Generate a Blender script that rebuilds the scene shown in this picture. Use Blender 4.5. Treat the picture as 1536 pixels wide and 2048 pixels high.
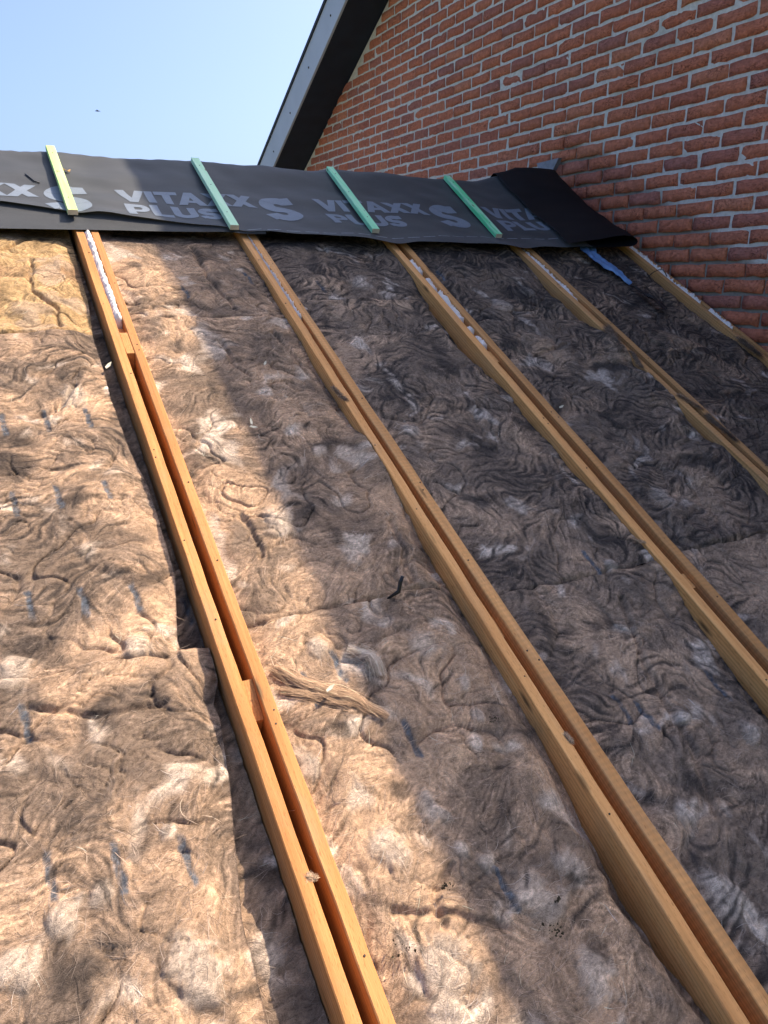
import bpy, bmesh, math, random
import numpy as np
from mathutils import Vector

# ------------------------------------------------------------------ clean, camera, world, sun
for o in list(bpy.data.objects): bpy.data.objects.remove(o, do_unlink=True)
scene = bpy.context.scene
col = scene.collection
random.seed(7); rng = np.random.default_rng(7)

EYE = 5.6                                    # eye height above the garden
F_PX, CX, CY = 1535.0, 768.0, 1024.0         # lens in photo pixels
PITCH = math.atan(468 / F_PX)                # camera looks 17 degrees down
AZ = math.radians(27.1227)                   # and 27 degrees to the right of the rafters
TH = math.radians(28.4728)                   # pitch of the roof
CT, ST = math.cos(TH), math.sin(TH)
C0 = 1.757                                   # eye above roof plane (vertical)
XW = 3.5                                     # brick gable stands this far to the right

cam_d = bpy.data.cameras.new('camera'); cam = bpy.data.objects.new('camera', cam_d); col.objects.link(cam)
cam_d.sensor_fit = 'VERTICAL'; cam_d.sensor_height = 24.0; cam_d.lens = 24.0 * F_PX / 2048.0
cam_d.clip_start = 0.02; cam_d.clip_end = 3000
cam.location = (0, 0, EYE)
cam.rotation_euler = (math.pi / 2 - PITCH, 0, -AZ)
scene.camera = cam

SUN = Vector((1.0, 0.10, 1.348)).normalized()      # towards the sun, over the neighbour's roof
w = bpy.data.worlds.new('World'); scene.world = w; w.use_nodes = True
nt = w.node_tree; bg = nt.nodes['Background']
sky = nt.nodes.new('ShaderNodeTexSky'); sky.sky_type = 'NISHITA'; sky.sun_disc = False
sky.sun_elevation = math.asin(SUN.z); sky.sun_rotation = math.atan2(SUN.x, SUN.y)
sky.air_density = 0.60; sky.dust_density = 4.5; sky.ozone_density = 6.0; sky.altitude = 0
nt.links.new(sky.outputs[0], bg.inputs[0]); bg.inputs[1].default_value = 0.15
sd = bpy.data.lights.new('sun', 'SUN'); sd.energy = 3.5; sd.angle = math.radians(0.55); sd.color = (1.0, 0.86, 0.68)
so = bpy.data.objects.new('sun', sd); col.objects.link(so); so.location = (8, 0, 14)
so.rotation_euler = SUN.to_track_quat('Z', 'Y').to_euler()
vs = scene.view_settings
vs.view_transform = 'Standard'; vs.look = 'None'; vs.gamma = 1.0; vs.exposure = 1.26; vs.use_curve_mapping = False

# ------------------------------------------------------------------ geometry of the place
def Wn(x, v, h):
    """roof coordinates (along ridge, up the slope, off the rafter tops) -> world, numpy"""
    x, v, h = np.broadcast_arrays(np.asarray(x, float), np.asarray(v, float), np.asarray(h, float))
    return np.stack([x, v * CT - ST * h, EYE - C0 + v * ST + CT * h], -1)
def ray(u, v):
    cx, cy = (u - CX) / F_PX, -(v - CY) / F_PX
    up = cy * math.cos(PITCH) - math.sin(PITCH); fw = math.cos(PITCH) + cy * math.sin(PITCH)
    return (cx * math.cos(AZ) + fw * math.sin(AZ), fw * math.cos(AZ) - cx * math.sin(AZ), up)
def px(u, v, h=0.0):
    """photo pixel -> where its line of sight meets the roof at height h above the rafters"""
    d = ray(u, v); k = (h - C0 * CT) / (-d[1] * ST + d[2] * CT)
    return d[0] * k, d[1] * k * CT + (d[2] * k + C0) * ST

_P = np.random.default_rng(3).permutation(256); _P = np.concatenate([_P, _P, _P])
_ang = np.random.default_rng(4).random(256) * 2 * np.pi
_G = np.stack([np.cos(_ang), np.sin(_ang)], -1)
def noise(x, y, seed=0):
    x = np.asarray(x, float) + seed * 17.31; y = np.asarray(y, float) - seed * 9.77
    x, y = np.broadcast_arrays(x, y)
    xi = np.floor(x).astype(int); yi = np.floor(y).astype(int); fx = x - xi; fy = y - yi
    xi &= 255; yi &= 255
    def g(a, b, dx, dy):
        q = _G[_P[_P[a & 255] + (b & 255)]]; return q[..., 0] * dx + q[..., 1] * dy
    u = fx * fx * fx * (fx * (fx * 6 - 15) + 10); w_ = fy * fy * fy * (fy * (fy * 6 - 15) + 10)
    n00 = g(xi, yi, fx, fy); n10 = g(xi + 1, yi, fx - 1, fy); n01 = g(xi, yi + 1, fx, fy - 1); n11 = g(xi + 1, yi + 1, fx - 1, fy - 1)
    return 1.5 * ((n00 * (1 - u) + n10 * u) * (1 - w_) + (n01 * (1 - u) + n11 * u) * w_)
def sstep(a, b, x):
    t = np.clip((np.asarray(x, float) - a) / (b - a), 0, 1); return t * t * (3 - 2 * t)

# ------------------------------------------------------------------ object helpers
def tag(o, label=None, cat=None, group=None, kind=None):
    for k, v_ in (('label', label), ('category', cat), ('group', group), ('kind', kind)):
        if v_: o[k] = v_
    return o
def empty(name, loc):
    o = bpy.data.objects.new(name, None); o.empty_display_size = .1; col.objects.link(o); o.location = loc; return o
def wloc(parent):
    p = Vector((0, 0, 0))
    while parent is not None: p += parent.location; parent = parent.parent
    return p
def mesh_np(name, verts, faces, m, parent=None, loc=None, smooth=True, attrs=None, cols=None):
    """verts (N,3) in world, faces (M,3|4) or python list; linked as one object"""
    verts = np.asarray(verts, float).reshape(-1, 3)
    if loc is None: loc = (0, 0, 0) if parent is not None else verts.mean(0)
    base = wloc(parent) + Vector(loc)
    me = bpy.data.meshes.new(name)
    vv = (verts - np.array(base)).astype(np.float32)
    if isinstance(faces, np.ndarray):
        k = faces.shape[1]
        me.vertices.add(len(vv)); me.vertices.foreach_set('co', vv.ravel())
        me.loops.add(faces.size); me.loops.foreach_set('vertex_index', faces.ravel().astype(np.int32))
        me.polygons.add(len(faces)); me.polygons.foreach_set('loop_start', np.arange(0, faces.size, k, dtype=np.int32))
        me.update(calc_edges=True)
    else:
        me.from_pydata(vv.tolist(), [], faces); me.update()
    me.polygons.foreach_set('use_smooth', np.full(len(me.polygons), smooth))
    if cols is not None:
        a = me.attributes.new('Col', 'FLOAT_COLOR', 'POINT')
        c4 = np.ones((len(vv), 4), np.float32); c4[:, :3] = cols; a.data.foreach_set('color', c4.ravel())
    for an, av in (attrs or {}).items():
        a = me.attributes.new(an, 'FLOAT_VECTOR', 'POINT'); a.data.foreach_set('vector', np.asarray(av, np.float32).ravel())
    if m: me.materials.append(m)
    o = bpy.data.objects.new(name, me); col.objects.link(o); o.parent = parent; o.location = loc
    return o
def grid_faces(nr, nc, base=0):
    i = np.arange(nr - 1)[:, None] * nc + np.arange(nc - 1)[None, :]
    return (np.stack([i, i + 1, i + nc + 1, i + nc], -1).reshape(-1, 4) + base)
BOXF = [(0, 3, 2, 1), (4, 5, 6, 7), (0, 1, 5, 4), (1, 2, 6, 5), (2, 3, 7, 6), (3, 0, 4, 7)]
def rbox(name, x0, x1, v0, v1, h0, h1, m, parent, **kw):
    q = [(x0, v0, h0), (x1, v0, h0), (x1, v1, h0), (x0, v1, h0), (x0, v0, h1), (x1, v0, h1), (x1, v1, h1), (x0, v1, h1)]
    q = np.array(q); o = mesh_np(name, Wn(q[:, 0], q[:, 1], q[:, 2]), BOXF, m, parent, smooth=False, attrs={'wood': q[:, [1, 0, 2]] + kw.pop('off', 0)}, **kw)
    return o

# ------------------------------------------------------------------ materials
def mat(name):
    m = bpy.data.materials.new(name); m.use_nodes = True
    N = m.node_tree.nodes; L = m.node_tree.links; b = N['Principled BSDF']
    return m, N, L, b
def nd(N, t, **kw):
    n = N.new(t)
    for k, v_ in kw.items():
        if k in n.inputs: n.inputs[k].default_value = v_
        else: setattr(n, k, v_)
    return n
def ramp(N, stops, interp='LINEAR'):
    r = N.new('ShaderNodeValToRGB'); r.color_ramp.interpolation = interp; e = r.color_ramp.elements
    while len(e) < len(stops): e.new(0.5)
    for i, (p_, c_) in enumerate(stops): e[i].position = p_; e[i].color = (*c_, 1) if len(c_) == 3 else c_
    return r
def mix(N, L, a, b_, fac, mode='MIX'):
    n = N.new('ShaderNodeMix'); n.data_type = 'RGBA'; n.blend_type = mode; n.clamp_factor = True
    for s, v_ in ((6, a), (7, b_), (0, fac)):
        if hasattr(v_, 'links'): L.new(v_, n.inputs[s])
        elif s == 0: n.inputs[0].default_value = v_
        else: n.inputs[s].default_value = (*v_, 1)
    return n.outputs[2]
def scaled(N, L, src, s):
    n = N.new('ShaderNodeVectorMath'); n.operation = 'MULTIPLY'; L.new(src, n.inputs[0]); n.inputs[1].default_value = s; return n.outputs[0]
def bump(N, L, b, height, strength, dist):
    n = N.new('ShaderNodeBump'); n.inputs['Strength'].default_value = strength; n.inputs['Distance'].default_value = dist
    L.new(height, n.inputs['Height']); L.new(n.outputs[0], b.inputs['Normal'])
def simple(name, c, rough=.8, spec=.3, var=.25, scale=20, bs=0.0):
    m, N, L, b = mat(name); tc = N.new('ShaderNodeTexCoord')
    n = nd(N, 'ShaderNodeTexNoise', Scale=scale, Detail=6); L.new(tc.outputs['Object'], n.inputs['Vector'])
    r = ramp(N, [(.3, [k * (1 - var) for k in c]), (.7, [min(1, k * (1 + var)) for k in c])]); L.new(n.outputs['Fac'], r.inputs[0])
    L.new(r.outputs[0], b.inputs['Base Color']); b.inputs['Roughness'].default_value = rough; b.inputs['Specular IOR Level'].default_value = spec
    if bs: bump(N, L, b, n.outputs['Fac'], .6, bs)
    return m

def wood_mat(name, c1, c2, grey=0.25, saw=0.0, dark=(.16, .085, .035)):
    m, N, L, b = mat(name)
    at = nd(N, 'ShaderNodeAttribute', attribute_name='wood'); V = at.outputs['Vector']
    oi = N.new('ShaderNodeObjectInfo')
    g = nd(N, 'ShaderNodeTexNoise', Scale=1.0, Detail=5, Roughness=.6, Distortion=.4); L.new(scaled(N, L, V, (2.2, 90, 60)), g.inputs['Vector'])
    r1 = ramp(N, [(.25, c1), (.75, c2)]); L.new(g.outputs['Fac'], r1.inputs[0])
    # growth rings, broad
    wv = nd(N, 'ShaderNodeTexWave', Scale=1.0, Distortion=6.0, Detail=3); wv.bands_direction = 'Z'; wv.inputs['Detail Scale'].default_value = .7
    L.new(scaled(N, L, V, (1.0, 25, 28)), wv.inputs['Vector'])
    rw = ramp(N, [(.0, (.74, .70, .66)), (.55, (1, 1, 1))]); L.new(wv.outputs['Fac'], rw.inputs[0])
    c = mix(N, L, r1.outputs[0], rw.outputs[0], .75, 'MULTIPLY')
    # pores: short dark dashes along the grain
    pz = nd(N, 'ShaderNodeTexNoise', Scale=1.0, Detail=2); L.new(scaled(N, L, V, (60, 520, 420)), pz.inputs['Vector'])
    rp = ramp(N, [(.60, (1, 1, 1)), (.70, (.62, .52, .45))]); L.new(pz.outputs['Fac'], rp.inputs[0])
    c = mix(N, L, c, rp.outputs[0], .8, 'MULTIPLY')
    # old bands where battens lay, dirt and greying
    d = nd(N, 'ShaderNodeTexNoise', Scale=1.0, Detail=6, Roughness=.65); L.new(scaled(N, L, V, (4.5, 14, 14)), d.inputs['Vector'])
    rd = ramp(N, [(.50, (0, 0, 0)), (.78, (1, 1, 1))]); L.new(d.outputs['Fac'], rd.inputs[0])
    mm = N.new('ShaderNodeMath'); mm.operation = 'MULTIPLY'; L.new(rd.outputs[0], mm.inputs[0]); mm.inputs[1].default_value = grey
    c = mix(N, L, c, (.30, .235, .165), mm.outputs[0])
    kn = nd(N, 'ShaderNodeTexVoronoi', Scale=1.0); L.new(scaled(N, L, V, (3.1, 17, 13)), kn.inputs['Vector'])
    rk = ramp(N, [(.04, (1, 1, 1)), (.13, (0, 0, 0))]); L.new(kn.outputs['Distance'], rk.inputs[0])
    c = mix(N, L, c, dark, rk.outputs[0])
    if saw:
        sw = nd(N, 'ShaderNodeTexWave', Scale=1.0, Distortion=5.0, Detail=3); sw.bands_direction = 'X'
        L.new(scaled(N, L, V, (19, 13, 1)), sw.inputs['Vector'])
        sn = nd(N, 'ShaderNodeTexNoise', Scale=1.0, Detail=3); L.new(scaled(N, L, V, (3, 30, 2)), sn.inputs['Vector'])
        s2 = N.new('ShaderNodeMath'); s2.operation = 'MULTIPLY'; L.new(sw.outputs['Fac'], s2.inputs[0]); L.new(sn.outputs['Fac'], s2.inputs[1])
        s3 = N.new('ShaderNodeMath'); s3.operation = 'MULTIPLY'; L.new(s2.outputs[0], s3.inputs[0]); s3.inputs[1].default_value = saw
        c = mix(N, L, c, (.27, .15, .065), s3.outputs[0])
    hv = nd(N, 'ShaderNodeHueSaturation'); L.new(c, hv.inputs['Color'])
    mr = nd(N, 'ShaderNodeMapRange'); mr.inputs['To Min'].default_value = .9; mr.inputs['To Max'].default_value = 1.1
    L.new(oi.outputs['Random'], mr.inputs['Value']); L.new(mr.outputs[0], hv.inputs['Value'])
    L.new(hv.outputs[0], b.inputs['Base Color']); b.inputs['Roughness'].default_value = .72; b.inputs['Specular IOR Level'].default_value = .25
    ad = N.new('ShaderNodeMath'); L.new(g.outputs['Fac'], ad.inputs[0]); L.new(pz.outputs['Fac'], ad.inputs[1])
    bump(N, L, b, ad.outputs[0], .35, .0015)
    return m
M_WOOD = wood_mat('rafter_wood_shaded', (.63, .275, .086), (.82, .43, .160), grey=.28)  # this, the sawn and the weathered wood: colour lightened to offset shade
M_WOOD1 = wood_mat('rafter_wood_orange_sunlit', (.45, .180, .052), (.61, .290, .100), grey=.30)  # redder boards, also darkened as the sunlit copy of the rafter wood
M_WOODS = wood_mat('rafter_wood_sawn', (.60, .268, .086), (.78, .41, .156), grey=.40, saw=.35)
M_WOODG = wood_mat('rafter_wood_weathered', (.54, .260, .092), (.72, .395, .160), grey=.50, saw=.4)

def batten_mat(name, c1, c2, pale, amt):
    m, N, L, b = mat(name)
    at = nd(N, 'ShaderNodeAttribute', attribute_name='wood'); V = at.outputs['Vector']
    g = nd(N, 'ShaderNodeTexNoise', Scale=1.0, Detail=6, Roughness=.6); L.new(scaled(N, L, V, (3, 110, 60)), g.inputs['Vector'])
    r = ramp(N, [(.3, c1), (.7, c2)]); L.new(g.outputs['Fac'], r.inputs[0])
    d = nd(N, 'ShaderNodeTexNoise', Scale=1.0, Detail=5); L.new(scaled(N, L, V, (4, 35, 35)), d.inputs['Vector'])
    rd = ramp(N, [(.48, (0, 0, 0)), (.70, (amt, amt, amt))]); L.new(d.outputs['Fac'], rd.inputs[0])
    c = mix(N, L, r.outputs[0], pale, rd.outputs[0])
    kn = nd(N, 'ShaderNodeTexVoronoi', Scale=1.0); L.new(scaled(N, L, V, (6, 22, 13)), kn.inputs['Vector'])
    rk = ramp(N, [(.05, (1, 1, 1)), (.11, (0, 0, 0))]); L.new(kn.outputs['Distance'], rk.inputs[0])
    c = mix(N, L, c, (.20, .20, .08), rk.outputs[0])
    L.new(c, b.inputs['Base Color']); b.inputs['Roughness'].default_value = .7
    bump(N, L, b, g.outputs['Fac'], .3, .001)
    return m

def wool_mat(name, fine=True):
    m, N, L, b = mat(name)
    at = nd(N, 'ShaderNodeAttribute', attribute_name='Col'); c = at.outputs['Color']
    b.inputs['Roughness'].default_value = .95; b.inputs['Specular IOR Level'].default_value = .12
    if fine:
        tc = N.new('ShaderNodeTexCoord'); V = tc.outputs['Object']
        n1 = nd(N, 'ShaderNodeTexNoise', Scale=1.0, Detail=8, Roughness=.68, Distortion=2.2); L.new(scaled(N, L, V, (26, 40, 40)), n1.inputs['Vector'])
        r1 = ramp(N, [(.30, (.55, .53, .52)), (.48, (.98, .98, .98)), (.72, (1.3, 1.29, 1.28))]); L.new(n1.outputs['Fac'], r1.inputs[0])
        c = mix(N, L, c, r1.outputs[0], .85, 'MULTIPLY')
        n2 = nd(N, 'ShaderNodeTexNoise', Scale=1.0, Detail=5, Roughness=.7, Distortion=3.5); L.new(scaled(N, L, V, (70, 150, 150)), n2.inputs['Vector'])
        r2 = ramp(N, [(.3, (.55, .54, .53)), (.6, (1.12, 1.12, 1.12))]); L.new(n2.outputs['Fac'], r2.inputs[0])
        c = mix(N, L, c, r2.outputs[0], .8, 'MULTIPLY')
        n3 = nd(N, 'ShaderNodeTexNoise', Scale=1.0, Detail=3, Roughness=.75, Distortion=2.0); L.new(scaled(N, L, V, (210, 300, 300)), n3.inputs['Vector'])
        r3 = ramp(N, [(.34, (.60, .59, .58)), (.52, (1.05, 1.05, 1.05)), (.7, (1.35, 1.34, 1.33))]); L.new(n3.outputs['Fac'], r3.inputs[0])
        c = mix(N, L, c, r3.outputs[0], .75, 'MULTIPLY')
        ad = N.new('ShaderNodeMath'); L.new(n1.outputs['Fac'], ad.inputs[0]); L.new(n2.outputs['Fac'], ad.inputs[1])
        bump(N, L, b, ad.outputs[0], .7, .004)
    L.new(c, b.inputs['Base Color'])
    return m
M_WOOL = wool_mat('glass_wool'); M_FIB = wool_mat('glass_wool_fibre', False)

def brick_mat(name, island):
    m, N, L, b = mat(name); tc = N.new('ShaderNodeTexCoord'); geo = N.new('ShaderNodeNewGeometry'); oi = N.new('ShaderNodeObjectInfo')
    V = geo.outputs['Position']; rnd = geo.outputs['Random Per Island'] if island else oi.outputs['Random']
    r = ramp(N, [(0, (.50, .168, .104)), (.10, (.43, .178, .138)), (.3, (.56, .190, .112)), (.6, (.60, .215, .124)), (.85, (.53, .190, .118)), (1, (.62, .245, .145))]); L.new(rnd, r.inputs[0])
    n = nd(N, 'ShaderNodeTexNoise', Scale=38, Detail=8, Roughness=.7); L.new(V, n.inputs['Vector'])
    rn = ramp(N, [(.3, (.72, .68, .66)), (.7, (1.30, 1.28, 1.26))]); L.new(n.outputs['Fac'], rn.inputs[0])
    c = mix(N, L, r.outputs[0], rn.outputs[0], .8, 'MULTIPLY')
    n2 = nd(N, 'ShaderNodeTexNoise', Scale=9, Detail=7, Roughness=.7); L.new(V, n2.inputs['Vector'])
    r2 = ramp(N, [(.60, (0, 0, 0)), (.80, (.55, .55, .55))]); L.new(n2.outputs['Fac'], r2.inputs[0])
    c = mix(N, L, c, (.20, .145, .125), r2.outputs[0])                                     # mortar haze
    vo = nd(N, 'ShaderNodeTexVoronoi', Scale=55); L.new(V, vo.inputs['Vector'])
    r3 = ramp(N, [(.08, (1, 1, 1)), (.14, (0, 0, 0))]); L.new(vo.outputs['Distance'], r3.inputs[0])
    vs_ = N.new('ShaderNodeSeparateColor'); L.new(vo.outputs['Color'], vs_.inputs[0])
    gt = N.new('ShaderNodeMath'); gt.operation = 'GREATER_THAN'; gt.inputs[1].default_value = .72; L.new(vs_.outputs[0], gt.inputs[0])
    ml = N.new('ShaderNodeMath'); ml.operation = 'MULTIPLY'; L.new(gt.outputs[0], ml.inputs[0]); L.new(r3.outputs[0], ml.inputs[1])
    c = mix(N, L, c, (.62, .50, .42), ml.outputs[0])                                       # pale grit
    cr = nd(N, 'ShaderNodeTexNoise', Scale=20, Detail=4, Distortion=2.5); L.new(scaled(N, L, V, (1, 1, 2.2)), cr.inputs['Vector'])
    rc = ramp(N, [(.465, (1, 1, 1)), (.492, (.28, .22, .20)), (.52, (1, 1, 1))]); L.new(cr.outputs['Fac'], rc.inputs[0])
    n3 = nd(N, 'ShaderNodeTexNoise', Scale=7, Detail=2); L.new(V, n3.inputs['Vector'])
    r4 = ramp(N, [(.50, (0, 0, 0)), (.62, (1, 1, 1))]); L.new(n3.outputs['Fac'], r4.inputs[0])
    c = mix(N, L, c, mix(N, L, c, rc.outputs[0], 1.0, 'MULTIPLY'), r4.outputs[0])            # burnt cracks in the face
    L.new(c, b.inputs['Base Color']); b.inputs['Roughness'].default_value = .92; b.inputs['Specular IOR Level'].default_value = .2
    ad = N.new('ShaderNodeMath'); L.new(n.outputs['Fac'], ad.inputs[0]); L.new(rc.outputs[0], ad.inputs[1])
    bump(N, L, b, ad.outputs[0], .9, .006)
    return m
M_BRICK = brick_mat('brick', False); M_BRICKI = brick_mat('brick_far', True)
def mortar_mat():
    m, N, L, b = mat('mortar'); geo = N.new('ShaderNodeNewGeometry'); V = geo.outputs['Position']
    at = nd(N, 'ShaderNodeAttribute', attribute_name='Col')
    n = nd(N, 'ShaderNodeTexNoise', Scale=45, Detail=8, Roughness=.7); L.new(V, n.inputs['Vector'])
    r = ramp(N, [(.3, (.72, .72, .70)), (.7, (1.16, 1.16, 1.16))]); L.new(n.outputs['Fac'], r.inputs[0])
    c = mix(N, L, at.outputs['Color'], r.outputs[0], .9, 'MULTIPLY')
    n2 = nd(N, 'ShaderNodeTexNoise', Scale=5, Detail=6); L.new(V, n2.inputs['Vector'])
    r2 = ramp(N, [(.55, (0, 0, 0)), (.75, (.6, .6, .6))]); L.new(n2.outputs['Fac'], r2.inputs[0])
    c = mix(N, L, c, (.33, .34, .27), r2.outputs[0])
    L.new(c, b.inputs['Base Color']); b.inputs['Roughness'].default_value = .95
    bump(N, L, b, n.outputs['Fac'], .6, .005)
    return m
M_MORTAR = mortar_mat()
def membrane_mat(name, c, c2, sheen=.12, spec=.22):
    m, N, L, b = mat(name); tc = N.new('ShaderNodeTexCoord'); V = tc.outputs['Object']
    n = nd(N, 'ShaderNodeTexNoise', Scale=1.0, Detail=7, Roughness=.65); L.new(scaled(N, L, V, (3, 10, 10)), n.inputs['Vector'])
    r = ramp(N, [(.35, c), (.7, c2)]); L.new(n.outputs['Fac'], r.inputs[0])
    f = nd(N, 'ShaderNodeTexNoise', Scale=1.0, Detail=3, Roughness=.6); L.new(scaled(N, L, V, (330, 330, 330)), f.inputs['Vector'])
    rf = ramp(N, [(.3, (.7, .7, .7)), (.7, (1.25, 1.25, 1.25))]); L.new(f.outputs['Fac'], rf.inputs[0])
    cc = mix(N, L, r.outputs[0], rf.outputs[0], .8, 'MULTIPLY')
    L.new(cc, b.inputs['Base Color']); b.inputs['Roughness'].default_value = .62; b.inputs['Specular IOR Level'].default_value = spec
    b.inputs['Sheen Weight'].default_value = sheen; b.inputs['Sheen Roughness'].default_value = .5
    bump(N, L, b, f.outputs['Fac'], .35, .0012)
    return m
M_MEM = membrane_mat('underlay', (.029, .032, .036), (.045, .047, .050))
M_MEMU = membrane_mat('underlay_underside', (.008, .009, .011), (.012, .013, .016), 0.0, .12)
M_PRINT = membrane_mat('underlay_print', (.135, .165, .205), (.175, .205, .245))
M_DASH = simple('underlay_dash', (.33, .36, .39), .7, .2, .3, 60)
M_FOAM = simple('expanding_foam', (.80, .72, .66), .75, .3, .08, 40, .004)
M_FASC = simple('fascia_paint', (.44, .49, .57), .55, .4, .06, 3)
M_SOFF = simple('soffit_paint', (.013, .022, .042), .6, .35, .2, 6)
M_TRIM = simple('roof_trim', (.016, .017, .020), .6, .3, .3, 8)
M_TILE = simple('roof_tile', (.03, .03, .034), .7, .3, .2, 8)
M_GROUND = simple('garden_grass', (.10, .12, .05), .95, .1, .4, 1.5)
M_DECK = simple('bounce_deck', (.36, .28, .20), .95, .1, .3, 9)  # unseen deck, lightened to bounce light onto the brick wall
M_CORE = simple('house_render', (.34, .30, .26), .9, .2, .15, 4)
M_NAIL = simple('nail_rust', (.022, .015, .011), .6, .4, .4, 200)
M_BLUE = simple('blue_plastic', (.125, .245, .46), .35, .5, .2, 30, .003)
M_BLACK = simple('black_plastic', (.008, .008, .009), .4, .5, .3, 30, .003)
M_FLASH = simple('flashing_lead', (.20, .21, .26), .45, .5, .2, 30)
M_CHIP = simple('pale_wood_chip', (.62, .56, .42), .8, .2, .15, 60)
M_MOSS = simple('moss_crumb', (.075, .058, .035), .95, .1, .6, 120)
M_LEAF = simple('dry_leaf', (.36, .22, .10), .8, .2, .3, 60)
M_BIRD = simple('bird_feathers', (.012, .012, .013), .8, .2, .3, 40)

# ------------------------------------------------------------------ the setting
def quad_sheet(name, pts, m, **kw):
    o = mesh_np(name, np.array(pts, float), [tuple(range(len(pts)))], m, smooth=False); return o
tag(quad_sheet('ground', [(-900, -900, 0), (900, -900, 0), (900, 900, 0), (-900, 900, 0)], M_GROUND), kind='structure')
V_E, V_R = 0.15, 4.865                      # eaves and ridge, along the slope
ridge = Wn(0, V_R, 0); YR, ZR = float(ridge[1]), float(ridge[2])
def prism(name, x0, x1, prof, m):           # prof in (y,z), extruded along x
    k = len(prof); v_ = [(x0, a, b_) for a, b_ in prof] + [(x1, a, b_) for a, b_ in prof]
    f = [tuple(range(k)), tuple(range(2 * k - 1, k - 1, -1))] + [(i, i + k, (i + 1) % k + k, (i + 1) % k) for i in range(k)]
    return mesh_np(name, np.array(v_, float), f, m, smooth=False)
pe = Wn(0, V_E, -.17)[1:]; pr = (YR, ZR - .19)
tag(prism('house_body', -6.0, XW - .02, [(pe[0] + .15, 0), (pe[0] + .15, pe[1] + .03), pr, (2 * YR - pe[0], pe[1]), (2 * YR - pe[0], 0)], M_DECK), kind='structure')

# ------------------------------------------------------------------ neighbour's house with brick gable
K_V = 5.9605 + 0.0                            # soffit line: z + .542*y = K_V in the wall plane
TN = 0.5422; Y_RIDGE = 4.6
def soffit_z(y): return np.where(np.asarray(y) > Y_RIDGE, K_V - TN * np.asarray(y, float), K_V - TN * Y_RIDGE - TN * (Y_RIDGE - np.asarray(y, float))) + EYE
house = empty('brick_house', (XW + .05, Y_RIDGE, 0))
tag(house, 'red brick house with grey bargeboard rising beside the stripped roof', 'house')
Y0, Y1 = -2.0, 12.0
prof = [(Y0, 0), (Y1, 0), (Y1, float(soffit_z(Y1))), (Y_RIDGE, float(soffit_z(Y_RIDGE))), (Y0, float(soffit_z(Y0)))]
k = len(prof)
wv_ = [(XW + .03, a, b_) for a, b_ in prof] + [(XW + 7, a, b_) for a, b_ in prof]
core = mesh_np('gable_wall', np.array(wv_, float), [tuple(range(k)), tuple(range(2 * k - 1, k - 1, -1))] + [(i, i + k, (i + 1) % k + k, (i + 1) % k) for i in range(k)],
               M_CORE, house, smooth=False)
# mortar face, uneven, recessed and darker where the old roof edge was cut out of the wall
COURSE, PITCHB, JT = .0795, .2475, .0160
Z_BED = .476 + EYE; Y_PERP = 3.056
def old_edge(y, z):                        # 1 in the band just above the roof where the joints are raked out
    y = np.asarray(y); roofz = np.minimum(EYE - C0 + y * math.tan(TH), ZR - (y - YR) * .9)
    return 1 - sstep(.28, .40, (z - roofz) + .06 * noise(y * 3, z * 3, 5))
gy = np.arange(1.6, 9.6, .016); gz = np.arange(EYE - 1.1, EYE + 2.75, .016)
GY, GZ = np.meshgrid(gy, gz, indexing='ij')
oe = old_edge(GY, GZ)
rec = .0050 + .0009 * noise(GY * 22, GZ * 22, 1) + .0007 * noise(GY * 7, GZ * 7, 2) + .0007 * noise(GY * 45, GZ * 45, 4) + oe * (.009 + .008 * noise(GY * 11, GZ * 11, 3))
GZc = np.minimum(GZ, soffit_z(GY) - .01)
mc = np.array([.64, .615, .57])[None, None] * (1 - oe[..., None]) + np.array([.27, .255, .225])[None, None] * oe[..., None]
mesh_np('mortar', np.stack([XW + rec, GY, GZc], -1), grid_faces(len(gy), len(gz)), M_MORTAR, core, cols=mc.reshape(-1, 3))
# bricks
def brick_variant(seed, L_=PITCHB - JT, H_=COURSE - JT):
    r = np.random.default_rng(seed); nx, nz = 6, 3
    uu = np.linspace(-.5, .5, nx); ww = np.linspace(-.5, .5, nz)
    V_, Fc = [], []
    for j in range(nz):
        for i in range(nx):
            edge = i in (0, nx - 1) or j in (0, nz - 1); cor = i in (0, nx - 1) and j in (0, nz - 1)
            y = uu[i] * L_ + r.normal(0, .0024 if edge else .006); z = ww[j] * H_ + r.normal(0, .0023 if edge else .005)
            x = (.0020 if edge else -.002) + r.normal(0, .0011) + (.0015 if cor else 0)
            V_.append((x, y, z))
    for j in range(nz - 1):
        for i in range(nx - 1):
            a = j * nx + i; Fc.append((a, a + nx, a + nx + 1, a + 1))
    ring = [i for i in range(nx)] + [j * nx + nx - 1 for j in range(1, nz)] + [(nz - 1) * nx + i for i in range(nx - 2, -1, -1)] + [j * nx for j in range(nz - 2, 0, -1)]
    b0 = len(V_)
    for q in ring: V_.append((.045, V_[q][1], V_[q][2]))
    m_ = len(ring)
    for q in range(m_): Fc.append((ring[q], ring[(q + 1) % m_], b0 + (q + 1) % m_, b0 + q))
    return np.array(V_), Fc
NV = 16
variants = [brick_variant(s) for s in range(NV)]
bmesh_data = []
for s, (V_, Fc) in enumerate(variants):
    me = bpy.data.meshes.new('brick'); me.from_pydata(V_.tolist(), [], Fc); me.materials.append(M_BRICK)
    me.polygons.foreach_set('use_smooth', [True] * 10 + [False] * (len(Fc) - 10)); me.update(); bmesh_data.append(me)
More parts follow.
